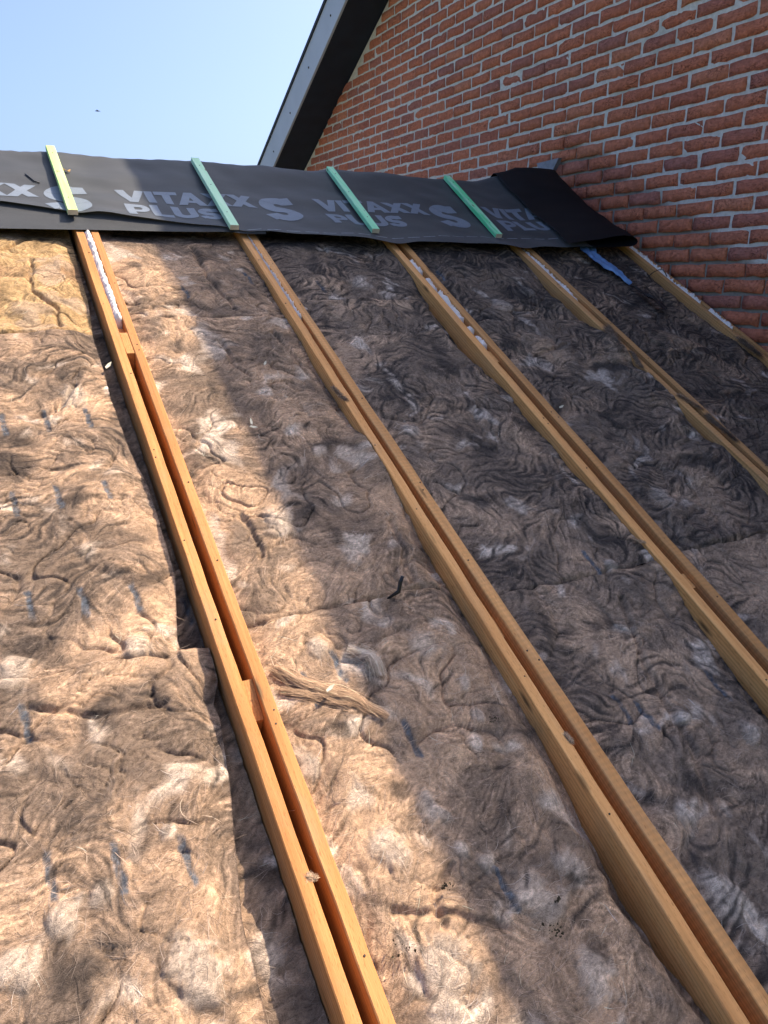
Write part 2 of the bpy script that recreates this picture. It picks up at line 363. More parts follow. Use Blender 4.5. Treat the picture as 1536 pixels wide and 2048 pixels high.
def project(P):
    X, Y, Z = P[0], P[1], P[2] - EYE
    x = X * math.cos(AZ) - Y * math.sin(AZ); fw = X * math.sin(AZ) + Y * math.cos(AZ)
    yc = Z * math.cos(PITCH) + fw * math.sin(PITCH); zc = fw * math.cos(PITCH) - Z * math.sin(PITCH)
    return (CX + F_PX * x / zc, CY - F_PX * yc / zc, zc) if zc > .1 else (-9999, -9999, zc)
near, rest = [], []
rb = random.Random(11)
for c_ in range(-26, 42):
    zc_ = Z_BED + (c_ + .5) * COURSE
    half = (c_ % 2) * .5
    for q in range(-22, 38):
        yc_ = Y_PERP + (q + .5 + half) * PITCHB + rb.gauss(0, .0035)
        if not (Y0 + .2 < yc_ < 9.9): continue
        sz = float(soffit_z(yc_)) - .05
        if zc_ > sz + .02 - .0: continue
        roofz = EYE - C0 + yc_ * math.tan(TH)
        if yc_ < YR and zc_ < roofz - .30: continue
        if yc_ >= YR and zc_ < (2 * ZR - (EYE - C0 + yc_ * math.tan(TH))) - .3: continue
        u, v_, d = project((XW, yc_, zc_))
        vis = -30 < u < 1566 and -20 < v_ < 720 and zc_ > roofz - .02 and (v_ < 345 or u > 1085)
        rec_ = (yc_, zc_, rb.randrange(NV), rb.gauss(0, .0012), rb.gauss(0, .006))
        (near if vis else rest).append((d, rec_))
near.sort(key=lambda t: t[0])
rest += near[300:]; near = near[:300]
corew = wloc(core)
for d, (yy, zz, s, dx, tl) in near:
    o = bpy.data.objects.new('brick', bmesh_data[s]); col.objects.link(o); o.parent = core
    o.location = Vector((XW + dx, yy, zz)) - corew; o.rotation_euler = (tl, 0, 0)
AV, AF = [], []
for d, (yy, zz, s, dx, tl) in rest:
    V_, Fc = variants[s]; b0 = len(AV)
    AV += [(XW + dx + a, yy + b_, zz + c_) for a, b_, c_ in V_]; AF += [tuple(i + b0 for i in f_) for f_ in Fc]
fb = mesh_np('farther_bricks', np.array(AV), AF, M_BRICKI, core, smooth=False); fb['kind'] = 'stuff'

# overhanging verge: soffit boards, bargeboard, dark edge trim, roof slabs
XO = 3.129; FH = .352
def slope_slab(name, x0, x1, ya, yb, zo0, zo1, m, parent=house):
    za, zb = float(soffit_z(ya)), float(soffit_z(yb))
    q = [(x0, ya, za + zo0), (x1, ya, za + zo0), (x1, yb, zb + zo0), (x0, yb, zb + zo0), (x0, ya, za + zo1), (x1, ya, za + zo1), (x1, yb, zb + zo1), (x0, yb, zb + zo1)]
    return mesh_np(name, np.array(q), BOXF, m, parent, smooth=False)
for ya, yb in ((Y_RIDGE, Y1 + .4), (Y0 - .4, Y_RIDGE)):
    slope_slab('soffit', XO + .022, XW + .06, ya, yb, .0, .02, M_SOFF)
    bb = slope_slab('bargeboard', XO, XO + .02, ya, yb, -.004, FH - .035, M_FASC)
    slope_slab('edge_trim', XO - .012, XO + .10, ya, yb, FH - .034, FH + .004, M_TRIM)
    slope_slab('roof_slope', XO + .11, XW + 7.4, ya, yb, .05, FH, M_TILE)
    if ya == Y_RIDGE:
        vq, vf = [], []
        me = bpy.data.meshes.new('screw'); bm = bmesh.new()
        bmesh.ops.create_cone(bm, cap_ends=True, segments=8, radius1=.010, radius2=.008, depth=.006); bm.to_mesh(me); bm.free(); me.materials.append(M_NAIL)
        for uu, vv in ((661, 31), (617, 135), (580, 226), (547, 303)):
            d = ray(uu, vv); kx = (XO - .003) / d[0]
            o = bpy.data.objects.new('screw', me); col.objects.link(o); o.parent = bb
            o.location = Vector((XO - .003, d[1] * kx, d[2] * kx + EYE)) - wloc(bb); o.rotation_euler = (0, -math.pi / 2, 0)

# ------------------------------------------------------------------ rafters: two boards with a gap, spacers, nails
RAF = {1: ((.404, .404), (.492, .492)), 2: ((1.103, 1.119), (1.180, 1.228)), 3: ((1.838, 1.832), (1.941, 1.947)), 4: ((2.592, 2.598), (2.695, 2.688)), 5: ((3.399, 3.397), (3.474, 3.474))}
def edge_x(r, side, v):                    # (top value at v=4, bottom value at v=.8)
    a, b_ = RAF[r][side]; return b_ + (a - b_) * (np.asarray(v, float) - .8) / 3.2
BW = {1: (.0310, .0295), 2: (.034, .036), 3: (.036, .036), 4: (.034, .033), 5: (.028, .024)}
def board(r, side, m, parent, v0=V_E, v1=V_R - .01, h=0.0):
    n = 90; vv = np.linspace(v0, v1, n); bw = BW[r][side]; sd_ = r * 3 + side
    xe = edge_x(r, side, vv)
    xl = xe if side == 0 else xe - bw
    xl = xl + .0012 * noise(vv * 9, 0, sd_); xr = xl + bw + .0012 * noise(vv * 9, 5, sd_)
    top = h + .0014 * noise(vv * 3, 3, sd_) + .0006 * noise(vv * 22, 1, sd_); c = .0022
    sec = [(xl + 0 * vv, -.155 + 0 * vv), (xr, -.155 + 0 * vv), (xr, top - c), (xr - c, top), (xl + c, top), (xl, top - c)]
    X = np.stack([s[0] for s in sec], 1); H = np.stack([np.broadcast_to(s[1], vv.shape) for s in sec], 1); VV = np.repeat(vv[:, None], 6, 1)
    P = Wn(X, VV, H); f = []
    for i in range(n - 1):
        for j in range(6): f.append((i * 6 + j, i * 6 + (j + 1) % 6, (i + 1) * 6 + (j + 1) % 6, (i + 1) * 6 + j))
    f += [tuple(range(5, -1, -1)), tuple((n - 1) * 6 + j for j in range(6))]
    return mesh_np('board', P.reshape(-1, 3), f, m, parent, smooth=False, attrs={'wood': np.stack([VV + sd_ * 7.3, X - xl[:, None] + sd_ * .37, H + sd_ * .21], -1).reshape(-1, 3)})
bm = bmesh.new(); bmesh.ops.create_cone(bm, cap_ends=True, segments=8, radius1=.0026, radius2=.0022, depth=.002)
NAIL = bpy.data.meshes.new('nail'); bm.to_mesh(NAIL); bm.free(); NAIL.materials.append(M_NAIL)
RLAB = {1: 'sunlit doubled timber rafter, orange boards, leftmost in the picture', 2: 'doubled timber rafter, second from the left, with deep exposed left side',
        3: 'doubled timber rafter, third from the left, in shade', 4: 'doubled timber rafter partly buried in grey wool, fourth from the left',
        5: 'doubled timber rafter against the brick wall, edged with white foam'}
NAILS = {1: [(100, 630, 0)], 2: [], 3: [], 4: [], 5: []}
rafters = {}
rn_ = random.Random(5)
for r in RAF:
    vb = .3
    root = empty('double_rafter', Wn(float(edge_x(r, 0, 2)), V_E, -.155).tolist()); tag(root, RLAB[r], 'rafter', 'rafters of the opened roof'); rafters[r] = root
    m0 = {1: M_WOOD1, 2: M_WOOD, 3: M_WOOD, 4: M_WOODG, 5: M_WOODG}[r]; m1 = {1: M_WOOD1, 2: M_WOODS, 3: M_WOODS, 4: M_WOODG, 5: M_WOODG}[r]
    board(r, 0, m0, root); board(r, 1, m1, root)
    for side in (0, 1):                     # nails where the old battens crossed
        v_ = .55 + .1 * side
        while v_ < 3.9:
            if rn_.random() < .6:
                for q in range(rn_.choice((1, 1, 2))):
                    xe = float(edge_x(r, side, v_)) + (.5 + rn_.uniform(-.25, .25)) * BW[r][side] * (1 if side == 0 else -1)
                    o = bpy.data.objects.new('nail', NAIL); col.objects.link(o); o.parent = root
                    o.location = Vector(Wn(xe, v_ + q * .035, .0008).tolist()) - root.location; o.rotation_euler = (TH, 0, 0)
            v_ += rn_.uniform(.2, .52)
def spacer(r, v0, v1, h1, taper=0.0):
    xa = float(edge_x(r, 0, v0)) + BW[r][0] + .001; xb = float(edge_x(r, 1, v0)) - BW[r][1] - .001
    q = np.array([(xa, v0, -.15), (xb, v0, -.15), (xb, v1, -.15), (xa, v1, -.15), (xa, v0, h1), (xb, v0, h1), (xb, v1, h1 - taper), (xa, v1, h1 - taper)])
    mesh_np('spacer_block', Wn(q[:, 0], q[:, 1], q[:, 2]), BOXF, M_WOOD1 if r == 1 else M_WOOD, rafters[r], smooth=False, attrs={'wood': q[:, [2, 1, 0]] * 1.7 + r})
spacer(1, 3.17, 3.30, -.002, 0.0); spacer(1, 3.31, 3.37, -.030, .0); spacer(1, 1.70, 1.80, -.030, -.02)
spacer(2, 3.26, 3.35, -.016); spacer(2, 1.76, 1.83, -.035); spacer(3, 1.76, 1.82, -.022); spacer(4, 2.4, 2.5, -.02)
spacer(5, 2.75, 2.85, -.01); spacer(3, 3.02, 3.10, -.02); spacer(4, 3.38, 3.46, -.02)

# ------------------------------------------------------------------ glass wool
def poly_dist(X, V, pts):
    best = np.full(X.shape, 9.0)
    for (ax, av), (bx, bv) in zip(pts[:-1], pts[1:]):
        dx, dv = bx - ax, bv - av; t = np.clip(((X - ax) * dx + (V - av) * dv) / (dx * dx + dv * dv + 1e-12), 0, 1)
        best = np.minimum(best, np.hypot(X - ax - t * dx, V - av - t * dv))
    return best
def pp(pts, h=-.04): return [px(a, b_, h) for a, b_ in pts]
CREASES = [pp(q) for q in (
    [(1240, 1205), (1285, 1320), (1335, 1420), (1385, 1520), (1425, 1640)], [(385, 500), (415, 560), (470, 625)], [(440, 690), (470, 740), (500, 760)],
    [(0, 505), (40, 485), (120, 478)], [(62, 520), (60, 585), (110, 618), (118, 655)], [(640, 500), (680, 530), (690, 550)], [(545, 670), (590, 720), (620, 760)],
    [(1000, 700), (1060, 720), (1130, 700)], [(880, 1870), (860, 1800), (900, 1730)], [(1060, 1470), (1120, 1560), (1180, 1680)], [(1420, 780), (1470, 830), (1530, 860)],
    [(480, 1040), (510, 1080), (520, 1120)], [(780, 1830), (900, 1840), (1010, 1860)],
    [(790, 900), (800, 960), (810, 1040)], [(60, 1420), (200, 1440), (330, 1410)], [(150, 780), (120, 820), (60, 840)], [(1200, 720), (1260, 760), (1300, 800)],
    [(780, 1050), (800, 1110), (820, 1170)], [(720, 800), (760, 840), (800, 850)], [(1290, 690), (1360, 720), (1430, 760)])]
MARKS = [px(a, b_, -.035) for a, b_ in ((60, 1210), (167, 1205), (271, 1195), (378, 1190), (103, 1765), (238, 1745), (372, 1720), (52, 1450), (30, 1012), (118, 1000), (215, 985), (92, 842), (176, 838), (8, 850),
         (495, 560), (370, 590), (676, 1335), (660, 1740), (620, 1380), (1292, 1435), (1240, 1420), (1430, 1370), (980, 690), (1120, 1460), (640, 580), (880, 560), (1180, 1130), (750, 1950), (820, 1480), (1010, 1780))]
PUFFS = [(*px(a, b_, -.02), r_, h_) for a, b_, r_, h_ in ((390, 1945, .055, .026), (545, 1890, .038, .022), (130, 1830, .034, .020), (205, 1790, .026, .014), (25, 1345, .045, .022), (35, 1930, .04, .02), (345, 1660, .018, .014), (275, 1290, .03, .014), (180, 1100, .03, .012), (150, 790, .045, .016),
   (1080, 1795, .060, .024), (975, 1720, .026, .018), (925, 1690, .020, .016), (865, 1610, .034, .018), (1140, 1720, .034, .018), (780, 1690, .04, .02), (700, 1760, .03, .02), (850, 1290, .05, .012), (930, 1360, .022, .012), (740, 1330, .025, .02), (640, 1290, .03, .016), (1370, 1430, .025, .02), (1500, 1460, .04, .02), (1330, 1830, .022, .014), (1450, 1800, .05, .02), (1220, 1130, .025, .016),
   (560, 1040, .05, .016), (640, 900, .03, .01), (60, 620, .07, .022), (160, 600, .05, .018), (130, 520, .04, .016), (820, 860, .03, .014), (720, 560, .06, .014), (1320, 990, .05, .016), (1000, 610, .05, .02), (1060, 590, .04, .02), (1230, 690, .03, .02), (960, 1430, .02, .012), (900, 1950, .05, .02), (1200, 1950, .05, .016), (620, 1530, .03, .016), (1360, 1620, .03, .015))]
def flow_angle(x, v, seed):
    return 2.1 * noise(x * 3.6, v * 3.6, seed + 40) + 1.25 * noise(x * 8.5, v * 8.5, seed + 41) + .65 * noise(x * 21, v * 21, seed + 42) + .35 + .25 * math.sin(seed * 2.3)
TAN = np.array([.53, .345, .215]); BROWN = np.array([.215, .152, .108]); DARK = np.array([.046, .038, .034]); CREAM = np.array([.66, .52, .40]); YEL = np.array([.66, .48, .27]); MARK = np.array([.095, .110, .130])

def batt(name_label, group, xl, xr, v0, v1, seed, hc=-.035, dl=.02, dr=.02, dirt=.5, tint=(1, 1, 1), yellow=0.0, lump=1.0, nf=7500, strands=(), end_drop=.032, step=.0036):
    """one mat of wool: xl/xr/hc/dl/dr are numbers or functions of v"""
    f_ = lambda q, v: q(v) if callable(q) else np.full_like(v, q)
    v0 -= .007; v1 += .007
    nv = int((v1 - v0) / step) + 1; wid = float(np.mean(f_(xr, np.array([v0, v1])) - f_(xl, np.array([v0, v1])))); nx = int(wid / step) + 1
    a = np.linspace(0, 1, nx)[None, :]; vv = np.linspace(v0, v1, nv)
    XL = f_(xl, vv)[:, None]; XR = f_(xr, vv)[:, None]
    X = XL + (XR - XL) * a; V = np.repeat(vv[:, None], nx, 1)
    # ragged ends
    te = np.clip((V - v0) / (v1 - v0), 0, 1)
    V = V + (1 - te) * .020 * noise(X * 7, X * 0, seed + 1) + te * .020 * noise(X * 7, X * 0 + 3, seed + 2)
    wx = .05 * noise(X * 5, V * 5, seed) + .018 * noise(X * 15, V * 15, seed + 3); wz = .05 * noise(X * 5, V * 5, seed + 4) + .018 * noise(X * 15, V * 15, seed + 5)
    qx, qv = X + wx, V + wz
    n1 = noise(qx * 5.2, qv * 6.5, seed + 6); n2 = noise(qx * 12, qv * 15, seed + 7); n3 = noise(qx * 27, qv * 31, seed + 8); n4 = noise(qx * 60, qv * 60, seed + 9)
    n5 = noise(qx * 9, qv * 30, seed + 10)
    # matted bundles: noise smeared along the swirling flow (coarse locks and fine fibres)
    stx = wid / (nx - 1); stv = (v1 - v0) / (nv - 1)
    ANG = flow_angle(X, V, seed); ca, sa = np.cos(ANG), np.sin(ANG)
    NC = noise(X * 64, V * 64, seed + 30); NF = noise(X * 150, V * 150, seed + 31) + .5 * np.random.default_rng(seed).normal(0, .6, X.shape)
    II, JJ = np.meshgrid(np.arange(nv), np.arange(nx), indexing='ij')
    lc, lf = NC.copy(), NF.copy(); DS = .0050
    for sg in (1, -1):
        fi, fj = II.astype(float), JJ.astype(float)
        for s_ in range(9):
            ii = np.clip(np.rint(fi).astype(int), 0, nv - 1); jj = np.clip(np.rint(fj).astype(int), 0, nx - 1)
            fi = fi + sg * sa[ii, jj] * DS / stv; fj = fj + sg * ca[ii, jj] * DS / stx
            ii = np.clip(np.rint(fi).astype(int), 0, nv - 1); jj = np.clip(np.rint(fj).astype(int), 0, nx - 1)
            lc += NC[ii, jj]
            if s_ < 5: lf += NF[ii, jj]
    lc = np.clip(lc / 19 * 2.5, -1.3, 1.3); lf = np.clip(lf / 11 * 2.7, -1.4, 1.4); lic = lf
    flat = sstep(-.25, .35, noise(X * 2.6, V * 2.6, seed + 52))          # some parts puffed up, some pressed flat
    H = lump * ((.005 + .015 * flat) * np.abs(n1) ** .8 + (.001 + .005 * flat) * np.abs(n2) ** .8 + .0015 * np.abs(n3) + (.0010 + .0012 * flat) * lc + .0012 * lf - .006)
    gm = sstep(.0, .30, noise(X * 3.3, V * 3.3, seed + 50)); gm2 = sstep(.05, .35, noise(X * 5, V * 5, seed + 51))
    H = H - .012 * gm * np.exp(-(n1 / .022) ** 2) - .007 * gm2 * np.exp(-(n2 / .035) ** 2) - .004 * np.exp(-((lc + .95) / .10) ** 2) - .005 * np.exp(-((lf + 1.05) / .14) ** 2)
    pf_ = np.zeros_like(X)
    for pxx, pvv, pr_, ph_ in PUFFS:
        if XL.min() - .1 < pxx < XR.max() + .1 and v0 - .1 < pvv < v1 + .1:
            dd = np.hypot((X - pxx) + .5 * pr_ * n2 + .2 * pr_ * n3, (V - pvv) * .85 + .5 * pr_ * n1) / pr_
            H = H * (1 - .5 * np.exp(-dd ** 2)) + ph_ * .6 * np.clip(1 - dd * dd, 0, 1) ** .7; pf_ = np.maximum(pf_, 1 - sstep(.45, 1.15, dd + .35 * n3 + .25 * lf))
    for cr in CREASES:
        dd = poly_dist(X + .010 * n2 + .003 * n3, V + .010 * n1, cr); H = H - .016 * np.exp(-(dd / .009) ** 2) + .004 * np.exp(-(dd / .035) ** 2)
    HC = f_(hc, vv)[:, None] - .045 * sstep(4.02, 4.25, V) + .010 * noise(X * 2, V * 2, seed + 11)
    eL = (X - XL); eR = (XR - X); DL = f_(dl, vv)[:, None]; DR = f_(dr, vv)[:, None]
    wL = (1 - sstep(0, .085, eL + .015 * n2)) ** 1.2; wR = (1 - sstep(0, .085, eR + .015 * n2)) ** 1.2
    Hs = HC + H
    Hs = Hs * (1 - wL) + (-DL + .6 * H) * wL; Hs = Hs * (1 - wR) + (-DR + .6 * H) * wR
    e0 = V - v0; e1 = v1 - V
    for e in (e0, e1): Hs = Hs - end_drop * (1 - sstep(-.004, .028, e + .010 * n2)) ** 1.3
    # colours
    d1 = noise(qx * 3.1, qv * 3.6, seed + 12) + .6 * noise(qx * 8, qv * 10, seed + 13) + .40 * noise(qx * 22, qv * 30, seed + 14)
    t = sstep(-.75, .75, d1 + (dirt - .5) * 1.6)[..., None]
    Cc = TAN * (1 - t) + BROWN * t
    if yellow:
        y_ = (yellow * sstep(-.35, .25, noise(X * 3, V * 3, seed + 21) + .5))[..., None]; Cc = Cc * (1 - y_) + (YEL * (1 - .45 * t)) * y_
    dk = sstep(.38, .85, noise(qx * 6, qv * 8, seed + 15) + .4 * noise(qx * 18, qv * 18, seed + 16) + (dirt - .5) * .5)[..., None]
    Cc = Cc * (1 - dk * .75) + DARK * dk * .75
    cr_ = sstep(.32, .75, noise(qx * 7, qv * 8, seed + 17) + .45 * noise(qx * 20, qv * 20, seed + 18) - (dirt - .5) * .35)[..., None]
    Cc = Cc * (1 - cr_ * .8) + CREAM * cr_ * .8
    Cc = Cc * (1 - pf_[..., None] * .72) + CREAM * (.85 + .25 * n2[..., None]) * pf_[..., None] * .72
    for mx, mv in MARKS:
        if XL.min() - .05 < mx < XR.max() + .05 and v0 - .1 < mv < v1 + .1:
            lx = X - mx + .005 * n3 + .05 * (V - mv); lv = V - mv
            k_ = (1 - sstep(.005, .010, np.abs(lx))) * (1 - sstep(.042, .056, np.abs(lv) + .014 * n3)) * (.85 + .6 * n4)
            k_ = np.clip(k_, 0, .92)[..., None]; Cc = Cc * (1 - k_) + MARK * k_
            H_ = (1 - sstep(.004, .012, np.abs(lx))) * (1 - sstep(.03, .045, np.abs(lv))); Hs = Hs - .004 * H_
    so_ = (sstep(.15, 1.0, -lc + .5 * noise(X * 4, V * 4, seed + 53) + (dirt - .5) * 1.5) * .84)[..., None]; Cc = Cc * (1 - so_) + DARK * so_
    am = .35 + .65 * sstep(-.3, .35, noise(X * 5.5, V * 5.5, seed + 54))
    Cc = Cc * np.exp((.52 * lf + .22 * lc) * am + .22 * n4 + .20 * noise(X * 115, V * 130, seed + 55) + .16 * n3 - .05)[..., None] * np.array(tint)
    P = Wn(X, V, Hs)
    # skirt
    P2 = [P.reshape(-1, 3)]; F = [grid_faces(nv, nx)]; base = nv * nx; C2 = [Cc.reshape(-1, 3)]
    for sel in ((slice(None), 0), (slice(None), nx - 1), (0, slice(None)), (nv - 1, slice(None))):
        xs, vs_, hs = X[sel], V[sel], Hs[sel]; n_ = len(xs); idx = np.arange(nv * nx).reshape(nv, nx)[sel]
        q = Wn(xs, vs_, np.full(n_, -.158)); P2.append(q); C2.append(Cc[sel] * .8)
        i = np.arange(n_ - 1); F.append(np.stack([idx[:-1], idx[1:], base + i + 1, base + i], -1)); base += n_
    loc = Wn(float(X.mean()), float(v0), -.158)
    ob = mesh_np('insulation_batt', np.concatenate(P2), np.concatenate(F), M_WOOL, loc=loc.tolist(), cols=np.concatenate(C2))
    tag(ob, name_label, 'insulation', group)
    # loose fibres combed along a swirling flow over the surface
    r = np.random.default_rng(100 + seed); area = wid * (v1 - v0); N_ = int(nf * area)
    vmask = None
    def surf(x, v):
        fi = np.clip((v - v0) / (v1 - v0), 0, 1) * (nv - 1); xl_ = np.interp(v, vv, XL[:, 0]); xr_ = np.interp(v, vv, XR[:, 0])
        fj = np.clip((x - xl_) / (xr_ - xl_), 0, 1) * (nx - 1)
        i0 = np.clip(fi.astype(int), 0, nv - 2); j0 = np.clip(fj.astype(int), 0, nx - 2); a_, b_ = fi - i0, fj - j0
        return (Hs[i0, j0] * (1 - a_) * (1 - b_) + Hs[i0 + 1, j0] * a_ * (1 - b_) + Hs[i0, j0 + 1] * (1 - a_) * b_ + Hs[i0 + 1, j0 + 1] * a_ * b_), Cc[i0, j0]
    v = v0 + .01 + (v1 - v0 - .02) * r.random(N_); x = np.interp(v, vv, XL[:, 0]) + .003 + (np.interp(v, vv, (XR - XL)[:, 0]) - .006) * r.random(N_)
    SEG = 4; ln = r.gamma(3.0, .0020, N_) + .0025
    ang0 = r.normal(0, .65, N_); curl = r.normal(0, .22, N_); sgn = np.where(r.random(N_) < .5, 0, np.pi); lift = np.where(r.random(N_) < .012, r.random(N_) * .005, r.random(N_) * .0012) + .0003
    wd = (.00016 + .00026 * r.random(N_) ** 2)
    _, c0 = surf(x, v)
    q_ = r.random(N_); bright = (np.exp(r.normal(.06, .22, N_)) * np.where(q_ < .26, .38, np.where(q_ > .80, 1.38, 1.0)))[:, None]; g_ = c0.mean(1, keepdims=True)
    fc = (c0 * .75 + g_ * .25) * bright; fc = np.clip(fc, .015, .75)
    pts = []; cx_, cv_ = x.copy(), v.copy(); dirs = []; hprev = None
    for s in range(SEG + 1):
        h, _ = surf(cx_, cv_); bow = lift * (.25 + 4 * (s / SEG) * (1 - s / SEG) * .9 + .5 * (lift > .004) * s / SEG)
        h = h + bow
        if hprev is not None: h = np.clip(h, hprev - ln * 1.2, hprev + ln * 1.2)
        hprev = h; pts.append((cx_.copy(), cv_.copy(), h))
        an = flow_angle(cx_, cv_, seed) + ang0 + sgn + curl * s; dirs.append(an)
        cx_ = cx_ + np.cos(an) * ln; cv_ = cv_ + np.sin(an) * ln
    return ob, pts, dirs, wd, fc, surf, seed, strands

def ribbon_mesh(parent, batches, name='loose_fibres'):
    VS, FS, CS = [], [], []; base = 0
    for pts, dirs, wd, fc in batches:
        S = len(pts); N_ = len(wd); rows = []
        for s in range(S):
            x, v, h = pts[s]; an = dirs[s]; k_ = wd * (1 - .8 * (2 * s / (S - 1) - 1) ** 2 * .9)
            rows.append(Wn(x - np.sin(an) * k_, v + np.cos(an) * k_, h)); rows.append(Wn(x + np.sin(an) * k_, v - np.cos(an) * k_, h + .0002))
        P = np.stack(rows, 1)                         # N, 2S, 3
        VS.append(P.reshape(-1, 3)); i = (np.arange(N_) * 2 * S)[:, None] + base
        for s in range(S - 1):
            FS.append(np.concatenate([i + 2 * s, i + 2 * s + 1, i + 2 * s + 3, i + 2 * s + 2], 1))
        CS.append(np.repeat(fc, 2 * S, 0)); base += N_ * 2 * S
    o = mesh_np(name, np.concatenate(VS), np.concatenate(FS), M_FIB, parent, cols=np.concatenate(CS)); o['kind'] = 'stuff'
    return o
def strand_batch(path_px, n, spread, color, surf=None, seed=0, lift=.006, width=(.0002, .0006), h0=-.03, var=.35):
    """a bundle of long fibres lying along a path"""
    r = np.random.default_rng(seed); P = np.array(path_px, float); S = 10
    seg = np.concatenate([[0], np.cumsum(np.hypot(*np.diff(P, axis=0).T))]); T = seg[-1]
    t0 = r.random(n) * .7 - .15; t1 = t0 + .25 + .5 * r.random(n)
    off = r.normal(0, 1, n) * spread; off2 = r.normal(0, 1, n) * spread; tw = r.normal(0, 3, n); ph = r.random(n) * 6.3
    pts, dirs = [], []
    for s in range(S):
        t = np.clip(t0 + (t1 - t0) * s / (S - 1), 0, 1) * T
        x = np.interp(t, seg, P[:, 0]); v = np.interp(t, seg, P[:, 1])
        dx = np.interp(t + .004, seg, P[:, 0]) - np.interp(t - .004, seg, P[:, 0]); dv = np.interp(t + .004, seg, P[:, 1]) - np.interp(t - .004, seg, P[:, 1]); l = np.hypot(dx, dv) + 1e-9
        o = off * (1 + .6 * np.sin(ph + tw * t * 5)) + off2 * 1.1 * np.sin(t * 28 + ph)
        xx, v2 = x - dv / l * o, v + dx / l * o
        h = (surf(xx, v2)[0] if surf else np.full(n, h0)) + lift * (.5 + .5 * np.sin(ph * 3)) + np.sqrt(np.maximum(0, 1 - (o / (2.5 * spread)) ** 2)) * lift
        pts.append((xx, v2, h)); dirs.append(np.arctan2(dv, dx))
    wd = width[0] + (width[1] - width[0]) * r.random(n); c = np.clip(np.array(color)[None] * np.exp(r.normal(0, var, n))[:, None], .01, .8)
    return pts, dirs, wd, c
def finish(b_):
    ob, pts, dirs, wd, fc, surf, seed, strands = b_
    bs = [(pts, dirs, wd, fc)]
    for i, (path, n, spread, c, lift) in enumerate(strands): bs.append(strand_batch(pp(path), n, spread * .9, np.array(c) * .95, surf, seed * 31 + i, lift * .6))
    ribbon_mesh(ob, bs); return ob
def ctrl(*kv):
    a = np.array(kv); o = np.argsort(a[:, 0]); a = a[o]
    return lambda v: np.interp(v, a[:, 0], a[:, 1])
rx = lambda r, s, off: (lambda v: edge_x(r, s, v) + off)
G_W = 'mats of old glass wool between the rafters'
LIGHT = CREAM * .9; MIDC = TAN * .8
trA = ctrl((1.9, .335), (1.98, .330), (2.2, .374), (2.545, .378), (2.72, .358), (2.98, .350), (3.16, .355), (3.4, .352))
trB = ctrl((.2, .27), (1.0, .285), (1.3, .297), (1.43, .322), (1.58, .350), (1.75, .374), (1.79, .370), (1.86, .398), (2.0, .400))
# bay left of the first rafter
finish(batt('clean yellowish glass wool mat in the sun below the left end of the membrane', G_W, -.32, ctrl((3.3, .350), (3.6, .376), (4.0, .385), (4.8, .398)), 3.36, 4.78, 1, hc=-.030, dl=.03, dr=.055, dirt=.34, yellow=.95, tint=(.74, .66, .56)))
finish(batt('sunlit brown wool mat left of the first rafter, below the yellowish one', G_W, -.32, trA, 1.93, 3.375, 2, hc=-.028, dl=.03, dr=.05, dirt=.62))
finish(batt('large sunlit mat with cream tufts in the lower left corner', G_W, -.32, trB, .2, 1.955, 3, hc=-.026, dl=.03, dr=.06, dirt=.56, lump=1.2))
# old wool seen deep in the slot beside the first rafter
finish(batt('dark strip of wool deep in the slot along the first rafter', G_W, .255, .401, .2, 4.7, 4, hc=-.105, dl=.10, dr=.095, dirt=.62, lump=1.3, nf=5000, step=.007))
# bay 1-2
finish(batt('half shaded wool mat under the membrane between first and second rafters', G_W, rx(1, 1, .002), rx(2, 0, -.002), 3.42, 4.78, 5, hc=-.022, dl=.03, dr=.035, dirt=.50))
dr2 = ctrl((.2, .04), (.8, .055), (.95, .105), (1.08, .118), (1.25, .095), (1.4, .072), (1.6, .050), (1.8, .055), (2.0, .062), (2.12, .06), (2.25, .028), (2.35, .020), (2.45, -.002), (2.62, -.002), (2.7, .035), (2.9, .045), (3.1, .050), (3.25, .03), (3.5, .04))
finish(batt('wool mat crossed by the shadow edge, middle of the bay right of the first rafter', G_W, rx(1, 1, .002), rx(2, 0, -.002), 1.965, 3.44, 6, hc=-.020, dl=.03, dr=dr2, dirt=.50))
finish(batt('lumpy wool mat low between the first and second rafters, sunlit along its left side', G_W, rx(1, 1, .002), rx(2, 0, -.002), .2, 1.985, 7, hc=-.026, dl=.04, dr=dr2, dirt=.46, lump=1.25,
   strands=(([(545, 1340), (590, 1368), (660, 1392), (720, 1412), (770, 1450)], 700, .007, TAN * .9, .010), ([(690, 1310), (735, 1325), (755, 1365)], 420, .010, LIGHT, .014), ([(560, 1385), (640, 1400), (700, 1420)], 300, .006, TAN * .8, .008))))
SHADE_TINT = (.97, 1.03, 1.11)  # cool cast of the shade put into the colour of these mats
# bay 2-3
finish(batt('shaded wool mat under the membrane between second and third rafters', G_W, rx(2, 1, .002), rx(3, 0, -.002), 3.52, 4.78, 8, hc=-.020, dl=.03, dr=ctrl((3.4, .06), (3.6, .05), (3.75, .02), (4.0, .02)), dirt=.80, tint=SHADE_TINT))
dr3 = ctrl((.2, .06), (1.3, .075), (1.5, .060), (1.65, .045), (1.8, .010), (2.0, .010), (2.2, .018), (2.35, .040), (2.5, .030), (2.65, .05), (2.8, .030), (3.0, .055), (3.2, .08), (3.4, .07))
finish(batt('grey shaded wool mat in the middle between second and third rafters', G_W, rx(2, 1, .002), rx(3, 0, -.002), 1.885, 3.54, 9, hc=-.018, dl=.02, dr=dr3, dirt=.72, tint=SHADE_TINT))
finish(batt('shaded wool mat with long dark splits, low between second and third rafters', G_W, rx(2, 1, .002), rx(3, 0, -.002), .2, 1.90, 10, hc=-.022, dl=.03, dr=dr3, dirt=.66, lump=1.2, tint=SHADE_TINT))
